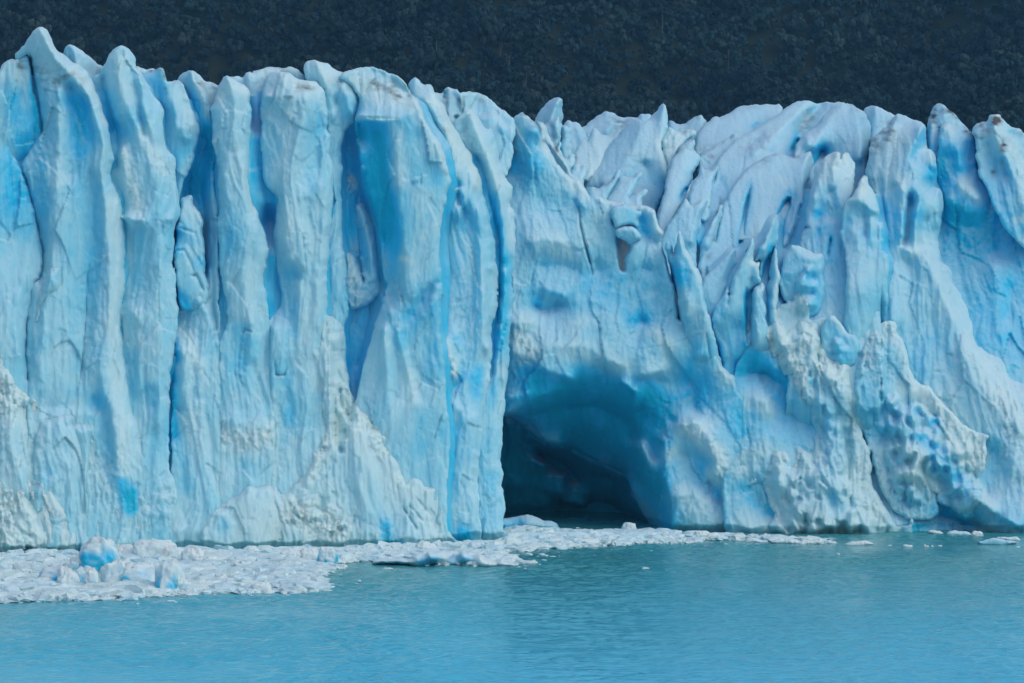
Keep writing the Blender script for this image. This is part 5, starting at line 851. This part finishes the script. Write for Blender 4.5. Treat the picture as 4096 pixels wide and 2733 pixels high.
serac("low far ice saddle right of the sharp pyramid top", "N:380,420 392,292 420,298 450,315 490,322 530,320 570,290 610,265 640,258 655,260 685,243 700,258 712,285 732,312 700,420 600,520 400,520", (105, 522, 170, 510), lines=[("N:685,248 690,310 640,380", .3), ("N:560,300 520,400", -1)], paint=[('d', "N:640,258 655,262", .8, 3), ('d', "N:400,300 520,330", .25, 6)])
serac("rough sparkling white ice heap beside the pyramid's right edge", "N:320,560 340,450 380,390 390,350 440,370 480,400 510,400 560,395 600,385 630,388 635,420 600,460 520,490 470,570 430,680 390,760 340,620", (125, 484, 190, 474), lines=[("N:395,360 430,470 400,600", .5), ("N:620,392 540,450", 0)], crumb=.5, white=.5, jag=1.3, paint=[('b', "N:350,440 340,420", .6, 3), ('d', "N:560,410 620,400", .35, 5)])
serac("tall rounded ice slab tilted right with a hooked crown", "N:280,1200 320,1020 350,900 380,790 405,690 440,600 480,530 520,490 570,460 600,448 625,460 633,490 612,540 640,588 665,608 672,650 652,700 612,760 600,830 568,900 545,980 500,1080 430,1200 380,1500 280,1500", (145, 474, 260, 448), lines=[("N:600,455 540,600 480,800 420,1000", .5), ("N:612,545 560,560", -.3), ("N:660,650 580,800 520,1000", -1.5)], paint=[('d', "N:560,470 610,460", .3, 5), ('d', "N:540,560 610,550", .3, 5), ('b', "N:555,895 510,990", .9, 3), ('b', "N:660,690 610,790", .6, 3)], cracks=[("N:562,890 530,940 500,1000", 2.5, 1.6)])
serac("long flat-topped ice plateau with a stepped crack under the hillside", "N:600,640 640,420 700,340 735,310 780,280 815,270 855,272 900,250 950,215 1010,180 1080,158 1170,153 1215,162 1300,150 1345,145 1352,152 1380,145 1395,170 1412,215 1480,420 1300,640 1000,760 700,760", (95, 512, 200, 478), lines=[("N:1170,160 1000,300 760,480", .3), ("N:1310,332 1180,330 1150,352 1140,430 1060,450", -2), ("N:1240,360 1180,420", .6), ("N:1390,170 1310,320", -1)], paint=[('b', "N:1310,333 1180,332 1148,360 1140,430", .75, 3.5), ('d', "N:1080,165 1180,160", .25, 4), ('d', "N:690,600 760,570", .35, 8)], cracks=[("N:1315,335 1185,332 1150,360 1142,430", 1.5, 1.5), ("N:1090,210 1180,200", .4, 1)])
serac("wrinkled ice hummock below the flat-topped plateau", "N:640,760 670,600 720,570 790,520 850,490 920,455 945,452 962,428 985,412 1010,415 1032,440 1060,470 1090,560 960,760 860,900 700,940", (150, 482, 240, 462), lines=[("N:1000,420 980,500 880,600", .4), ("N:940,456 850,580 740,660", 0)], paint=[('d', "N:680,590 760,620", .4, 7)], cracks=[("N:690,640 760,690", .6, 1.5)], crumb=.2)
serac("slender ice blade with rosy tip beside the tilted slab", "N:560,1000 600,860 660,780 690,680 710,740 760,740 800,715 838,702 842,722 815,800 790,880 770,980 760,1200 560,1200", (170, 466, 270, 446), lines=[("N:835,705 780,780 700,960", .5), ("N:690,690 640,820", .2)], paint=[('b', "N:830,760 790,880", .6, 3), ('d', "N:780,730 835,705", .2, 4), ('b', "N:690,740 640,820", .4, 4)], cracks=[("N:825,760 785,890", 1.2, 1.3)])

# ------------------------------------------------------------------ floating ice
def floe(label, outline, base, dome=1.2, name="ice_floe", **k):
    P = T(outline); row = P[:, 1].max() if base is None else base
    D = F * CAMH / (row - HY)
    for a, b in dict(flute=0, lump=.25, crumb=.15, white=.8, blue=.12, facet=.35, rim=dome, rimw=max(3, min(np.ptp(P[:, 0]), np.ptp(P[:, 1])) * .55), res=.8, jag=.6).items(): k.setdefault(a, b)
    k.setdefault('thick', max(.8, min(np.ptp(P[:, 0]) * D / F * .6, 6)))
    k.setdefault('seed', int(P[:, 0].mean() * 3 + row) % 89)
    # the body reaches a little below the waterline
    low = P[:, 1] > row - .12 * np.ptp(P[:, 1]) - .4
    P[low, 1] += 1.6
    return tag(make_piece(name, None, P, (0, D, 600, D), side=None, notch=0, mat=FLOE_ICE, **k), label, "ice floe", "ice floes on the lake")
def block(label, zone, lumps, base=None, name="ice_floe", blue=.0, seed=0, cut=.5):
    """A chunk of broken ice floating in the lake: one rounded, chipped body from a few merged lumps.
    lumps: (centre x, foot y, width, height, setback in m) read off the photograph in the given zone."""
    VV, FF, BB = [], [], []; off = 0; v0, f0 = ico(4); org = None
    if base is None: base = max(T('%s:%f,%f' % (zone, q[0], q[1]))[0, 1] for q in lumps)
    for i, (cx, fy, w, h, back) in enumerate(lumps):
        (px, py), = T("%s:%f,%f" % (zone, cx, fy)); k = ZO[zone][2] / 4
        D = F * CAMH / ((py if base is None else base) - HY) + back; m_ = D / F * k
        a_, c_ = w * m_ / 2, h * m_
        n_ = v0 * (1 + .16 * fbm(v0[:, 0] * 1.3 + seed + i * 3, v0[:, 1] * 1.3 + v0[:, 2] * 1.7, 120 + seed, 3)[:, None])
        n_ = np.sign(n_) * np.abs(n_) ** .8
        th = np.arctan2(n_[:, 1], n_[:, 0]) * 1.6; n_ = n_ * (1 + .10 * chips(th * 1.2 + i, n_[:, 2] * 2.2 + seed, 131 + seed) + .05 * chips(th * 2.6, n_[:, 2] * 4.5, 133 + seed))[:, None]
        n_ = n_ * (1 + .03 * fbm(n_[:, 0] * 7, n_[:, 2] * 7 + n_[:, 1] * 5, 140, 3))[:, None]
        z = n_[:, 2]; z = np.where(z < 0, z * .35, z)
        foot = max(0.0, CAMH + (HY - py) / F * D)
        q = np.stack([n_[:, 0] * a_ + (px - 512) / F * D, n_[:, 1] * max(a_ * .7, c_ * .6) + D + a_ * .5, z * c_ * 1.02 + foot], 1)
        if org is None: org = np.array([q[:, 0].mean(), q[:, 1].mean(), 0])
        t = np.clip(1 - z / cut, 0, 1) * np.clip(.55 + 1.3 * fbm(th * .9 + seed, z * 1.4 + i, 150 + seed, 2), 0, 1.2)
        VV.append(q); FF.append(f0 + off); off += len(q); BB.append(.1 + .1 * min(blue, 1) + blue * t)
    V, B = np.vstack(VV), np.concatenate(BB)
    o = make_mesh(name, V, [np.vstack(FF)], FLOE_ICE, None, {'blue': B, 'white': np.clip(.95 - 1.5 * (B - .1), 0, 1), 'dirt': 0 * B}, True, tuple(org))
    return tag(o, label, "ice floe", "ice floes on the lake")
block("largest ice floe, white domed hump over bright blue hollows, before the near cliff", 'a', [(1115, 1100, 470, 370, 3.5), (1560, 1325, 600, 260, 2.0), (1330, 1320, 420, 290, 2.2), (690, 1305, 560, 235, 2.5), (1010, 1300, 520, 250, 2.4), (900, 1180, 420, 230, 3.4), (480, 1300, 300, 110, 1.5)], base=589.5, name="iceberg", blue=1.0, seed=3, cut=.9)
block("rounded pale boulder of ice on the left of the largest floe's blue hollow", 'a', [(762, 1300, 260, 225, 0)], blue=.5, seed=5)
block("fist-shaped ice lump resting against the largest floe under its hump", 'a', [(1040, 1215, 155, 135, 0)], base=590.3, blue=.2, seed=6)
block("smooth egg-shaped ice lump in front of the largest floe's right half", 'a', [(1348, 1352, 235, 115, 0)], blue=.3, seed=7)
block("low oval ice lump in front of the largest floe, just right of the pale boulder", 'a', [(952, 1340, 150, 70, 0)], blue=.1, seed=8)
block("small ice cobble squeezed right behind the egg-shaped lump", 'a', [(1490, 1336, 115, 80, .4)], blue=.1, seed=9)
block("flattened ice cobble at the right foot of the largest floe", 'a', [(1630, 1356, 215, 98, 0)], blue=.15, seed=10)
block("tall rounded ice floe with a turquoise foot, right neighbour of the largest floe", 'a', [(1930, 1332, 330, 340, .6), (2075, 1345, 210, 150, 0)], blue=1.0, seed=12, cut=.75)
block("smooth white ice block leaning behind the largest floe's hump", 'a', [(1430, 985, 300, 175, 0), (1330, 950, 120, 115, .3)], blue=.15, seed=13)
block("long white peaked floe with a soft blue flank, nearest the cliff foot", 'a', [(1750, 1000, 560, 250, .5), (1960, 1010, 330, 190, 0)], blue=.6, seed=14)
block("broad low heap of white ice right of the long peaked floe", 'b', [(230, 520, 330, 210, .8), (420, 555, 400, 130, 0), (240, 400, 120, 95, 1.2)], blue=.3, seed=15)
block("angular ice chunk raised against the dark waterline of the near cliff", 'b', [(1020, 410, 190, 118, .4), (850, 412, 150, 72, 0)], blue=.1, seed=16)
block("wide pale block of ice beside the glowing blue floe, its front smooth", 'b', [(1570, 490, 400, 145, 0), (1790, 490, 300, 172, .2)], blue=.35, seed=17)
block("small floe glowing turquoise, right of the wide pale block", 'b', [(2045, 528, 275, 220, 0)], blue=1.0, seed=18, cut=.8)
block("low rounded ice lump with a bluish face near the front edge of the brash", 'b', [(590, 890, 470, 105, 0)], blue=.5, seed=23)
block("pointed white ice lump at the front edge of the left brash field", 'b', [(1150, 912, 300, 140, 0)], blue=.25, seed=20)
block("shallow blue-grey ice hump in the middle of the left brash field", 'b', [(905, 590, 420, 118, 0)], blue=.5, seed=21)
block("small dark-sided ice hump just below the blue-grey one in the brash", 'b', [(955, 664, 250, 74, 0)], blue=.6, seed=22)
block("white ice slab lying on the long floe at the near cliff's foot", 'c', [(890, 480, 250, 132, 0)], blue=.2, seed=24)
floe("long low floe with turquoise undersides off the near cliff's right end", "c:250,592 300,552 500,541 720,546 740,500 800,471 860,482 880,495 920,450 990,461 1100,450 1220,460 1232,552 1260,500 1290,470 1340,465 1390,480 1430,520 1480,500 1530,485 1560,510 1600,530 1640,530 1700,562 1740,540 1808,535 1816,570 1900,580 1980,600 2003,620 1800,640 1600,655 1430,650 1200,640 1020,612 800,632 700,607 300,602", 566.8, 2.2, name="iceberg",
     lines=[("c:900,470 960,540", .4), ("c:890,590 1010,580", -1.4), ("c:1240,560 1230,480", -1.2), ("c:1300,480 1350,540", .5), ("c:1240,620 1420,610", -1.2), ("c:1480,520 1600,620", .6)],
     paint=[('b', "c:850,590 1000,570", .85, 6), ('b', "c:1230,620 1420,610", .9, 6), ('b', "c:1280,510 1380,560", .5, 8), ('b', "c:350,570 700,580", .4, 6), ('b', "c:950,530 1200,530", .25, 8)], crumb=.3)
floe("clear turquoise floe peeping out behind the near cliff at the cave's mouth", "c:1640,195 1700,75 1830,68 1900,60 1980,40 2090,17 2150,40 2230,70 2280,95 2350,100 d:10,250 45,266 92,290 112,330 100,350 0,355 c:2200,205 1900,195", 529.5, 1.6, white=.1, blue=.42, lines=[("c:2040,170 2150,110 2250,170 2340,190", .9), ("c:1900,120 2000,130", -.2)], paint=[('b', "c:1830,130 1960,120", .72, 9), ('w', "c:2090,30 2200,90", .15, 8)])
block("round white dome of ice standing in front of the cave", 'd', [(930, 378, 170, 106, .5)], blue=.15, seed=25)
floe("low bluish floe under the round ice dome", "d:690,425 760,395 840,372 1040,370 1110,382 1200,380 1290,385 1310,425 1200,442 1040,446 900,442 760,442", 537.6, .9, blue=.25, white=.4)
block("lumpy ice knob just right of the round dome", 'd', [(1112, 380, 105, 44, 0)], seed=26)
block("small flat-topped ice knob, second right of the round dome", 'd', [(1238, 378, 78, 34, 0)], seed=27)
block("tiny upright ice stub left of the round dome", 'd', [(780, 388, 30, 32, 0)], seed=28)
block("raised white heap near the right end of the brash strip", 'd', [(1800, 462, 230, 92, .3), (1920, 465, 190, 70, 0)], blue=.1, seed=29)
floe("flat white floe at the strip's start below the blue cliff foot", "e:-60,360 -20,325 5,320 60,330 110,341 168,352 160,364 60,364", 542.5, .7, crumb=.3)
floe("longest flat white floe of the thin strip, with a small horn", "e:160,366 200,335 260,324 330,330 400,345 470,345 540,342 580,342 606,327 618,350 626,374 400,377 240,368", 543.9, .9, crumb=.3)
floe("smooth lens-shaped white floe ending the thin strip", "e:795,382 830,355 900,347 970,349 1030,360 1077,379 960,388 840,386", 545.2, .8, lump=.1)
floe("narrow ragged floe between the horned floe and the lens-shaped one", "e:622,374 640,350 700,350 792,370 700,373", 543.3, .4)
floe("low ice sliver against the dark undercut of the far cliff", "e:1530,282 1535,264 1570,261 1640,275 1682,292 1600,294", 534.2, .5)
floe("flat-topped pale floe beside the far cliff's dark waterline", "e:1683,294 1690,278 1712,264 1800,265 1880,280 1898,298 1800,300", 534.8, .7, blue=.25, white=.4)
block("small peaked floe right of the flat-topped pale one", 'e', [(1950, 305, 100, 36, 0)], blue=.1, seed=30)
floe("wide translucent blue floe near the right edge of the view", "e:1948,352 2050,337 2150,334 2280,354 2304,370 2150,387 2000,378", 544.7, .5, blue=.35, white=.2)
floe("thin pale floe just behind the translucent blue floe", "e:2045,326 2150,311 2230,317 2300,320 2338,347 2250,350 2170,334", 540.4, .4)
floe("small double white floe adrift alone on open water", "e:1306,392 1320,384 1350,381 1400,384 1392,401 1330,402", 546.8, .3)
block("bird-shaped scrap of white ice on open water", 'e', [(1503, 400, 18, 19, 0), (1520, 402, 34, 9, 0)], seed=31)
block("tiny tooth of ice right of the bird-shaped scrap", 'e', [(1564, 402, 18, 14, 0)], seed=32)
floe("flat sliver of ice right of the smooth lens-shaped floe", "e:1165,391 1175,384 1222,386 1215,392", 545.6, .15)
floe("pale scrap of ice near the right border below the blue floe", "e:2272,402 2290,393 2324,394 2318,403", 547.0, .2)
floe("thin flake of ice right of the tiny tooth", "e:1598,397 1610,391 1648,392 1640,398", 546.3, .15)

BRASH = T("a:-700,1520 0,1482 500,1452 900,1442 1400,1440 1700,1412 1996,1400 b:300,955 900,935 1250,920 1600,942 2000,905 2190,885 2080,800 2030,700 2150,600 2250,575 2100,545 1990,540 2350,522 c:0,602 250,592 700,602 1400,642 1700,632 1990,618 2280,615 2100,575 1900,550 1830,520 1800,480 2000,462 2350,430 d:0,592 300,575 700,545 850,548 1100,512 1500,522 1800,505 1810,476 2350,484 e:190,368 360,376 600,376 780,372 700,352 470,346 200,330 0,325 d:1990,428 1700,402 1500,414 1300,386 1000,388 850,382 600,384 540,372 380,384 200,330 100,345 c:2300,215 1900,184 1800,205 1740,372 1500,378 1300,372 1150,398 1000,404 560,414 400,424 0,444 b:2000,335 1600,336 1400,350 900,364 400,364 0,350 a:1400,850 1000,880 870,908 640,884 400,894 200,922 -700,950")
def wpt(px, py):
    D = F * CAMH / (py - HY); return (px - 512) / F * D, D
bx, by = wpt(BRASH[:, 0], BRASH[:, 1]); BW = np.column_stack([bx, by])
rs = np.random.RandomState(12)
def inside_pts(x, y, poly):
    c = np.zeros(len(x), bool); n = len(poly)
    for i in range(n):
        a, b = poly[i], poly[(i + 1) % n]
        h = ((a[1] <= y) != (b[1] <= y))
        xi = a[0] + (y - a[1]) * (b[0] - a[0]) / (b[1] - a[1] + 1e-12)
        c ^= h & (x < xi)
    return c
def rocks(name, n, smin, smax, flat, seed, dens_edge, mat, label, loose=0):
    r = np.random.RandomState(seed)
    x = r.uniform(BW[:, 0].min(), BW[:, 0].max(), n * 6); y = r.uniform(BW[:, 1].min(), BW[:, 1].max(), n * 6)
    k = inside_pts(x, y, BW)
    if loose:
        x, y = x[~k], y[~k]; d, _ = seg_dist(x, y, BW, closed=True)
        k = r.rand(len(x)) < np.exp(-d / loose) * .6 * np.clip(.3 + fbm(x / 6, y / 9, 44, 2), 0, 1)
        x, y, d = x[k], y[k], d[k]; k = np.ones(len(x), bool)
    else:
        x, y = x[k], y[k]
        d, _ = seg_dist(x, y, BW, closed=True)
        k = r.rand(len(x)) < np.clip(d / dens_edge + .12, 0, 1)
    x, y, d = x[k][:n], y[k][:n], d[k][:n]
    v1, f1 = ico(1); VV, FF, W, B = [], [], [], []; off = 0
    for i in range(len(x)):
        s = smin + (smax - smin) * r.rand() ** 4
        s *= .55 + .45 * min(1, d[i] / 3)
        v = v1 * (1 + .28 * r.normal(size=(len(v1), 1)).clip(-1.5, 1.5))
        v = np.sign(v) * np.abs(v) ** .85
        v = v * np.array([s * r.uniform(.8, 1.9), s * r.uniform(.7, 1.4), s * flat * r.uniform(.6, 1.4)])
        a = r.rand() * 6.28; ca, sa = math.cos(a), math.sin(a)
        q = np.stack([v[:, 0] * ca - v[:, 1] * sa + x[i], v[:, 0] * sa + v[:, 1] * ca + y[i], v[:, 2] + s * flat * r.uniform(-.1, .5) + .05], 1)
        VV.append(q); FF.append(f1 + off); off += len(q); W.append(np.full(len(q), r.uniform(.45, 1.0))); B.append(np.full(len(q), r.uniform(0, .3)))
    V = np.vstack(VV)
    o = make_mesh(name, V, [np.vstack(FF)], mat, None, {'white': np.concatenate(W), 'blue': np.concatenate(B), 'dirt': np.zeros(len(V))}, False)
    return tag(o, label, "brash ice", kind='stuff')
rocks("brash_ice", 13000, .14, 1.35, .5, 5, 2.0, BRASH_ICE, "crowded small broken ice pieces floating below the cliffs")
rocks("scattered_ice", 1500, .08, .5, .4, 8, 2.0, BRASH_ICE, "sparse loose ice bits around the edge of the brash", loose=3.0)
# slush between the pieces
gx = np.arange(BW[:, 0].min(), BW[:, 0].max(), .5); gy = np.arange(BW[:, 1].min(), BW[:, 1].max(), .7)
X, Y = np.meshgrid(gx, gy); xf, yf = X.ravel(), Y.ravel()
ins = inside_pts(xf, yf, BW); dd = np.zeros(len(xf)); dd[ins] = seg_dist(xf[ins], yf[ins], BW, closed=True)[0]
ins &= dd > .35 + 1.1 * np.clip(fbm(xf / 2.5, yf / 5, 95, 3) + .3, 0, 2)
Zv = .05 + .16 * np.clip(dd / 2, 0, 1) * (1 + 1.3 * fbm(xf / 1.3, yf / 1.6, 96, 4)) + .25 * np.clip(dd / 4, 0, 1) * np.clip(fbm(xf / 5, yf / 7, 97, 3), 0, 1)
idx = -np.ones(len(xf), int); idx[ins] = np.arange(ins.sum()); I = idx.reshape(X.shape)
q = np.stack([I[:-1, :-1], I[:-1, 1:], I[1:, 1:], I[1:, :-1]], -1).reshape(-1, 4); q = q[(q >= 0).all(1)]
n_ = int(ins.sum())
o = make_mesh("slush_ice", np.stack([xf[ins], yf[ins], np.maximum(Zv[ins], .03)], 1), [q], BRASH_ICE, None, {'white': np.full(n_, .75), 'blue': np.full(n_, .1), 'dirt': np.clip(.12 + .3 * fbm(xf[ins] / 3, yf[ins] / 2, 98, 3), 0, .3)}, True)
tag(o, "greyish white slush between the floating ice pieces", "brash ice", kind='stuff')

# ------------------------------------------------------------------ the air over the lake
m = bpy.data.materials.new("lake_haze"); m.use_nodes = True
n, l = m.node_tree.nodes, m.node_tree.links; n.clear()
out = n.new("ShaderNodeOutputMaterial"); pv = n.new("ShaderNodeVolumePrincipled")
pv.inputs['Color'].default_value = (.22, .62, 1.0, 1); pv.inputs['Density'].default_value = HAZE; pv.inputs['Anisotropy'].default_value = 0.0
l.new(pv.outputs[0], out.inputs['Volume'])
x0, x1, y0, y1, z0, z1 = -4200, 4200, -900, 2100, -30, 420
V = [(x, y, z) for z in (z0, z1) for y in (y0, y1) for x in (x0, x1)]
o = make_mesh("haze", V, [np.array([[0, 2, 3, 1], [4, 5, 7, 6], [0, 1, 5, 4], [2, 6, 7, 3], [0, 4, 6, 2], [1, 3, 7, 5]])], m, None, None, False)
tag(o, "thin bluish haze over the lake", "haze", kind='stuff')
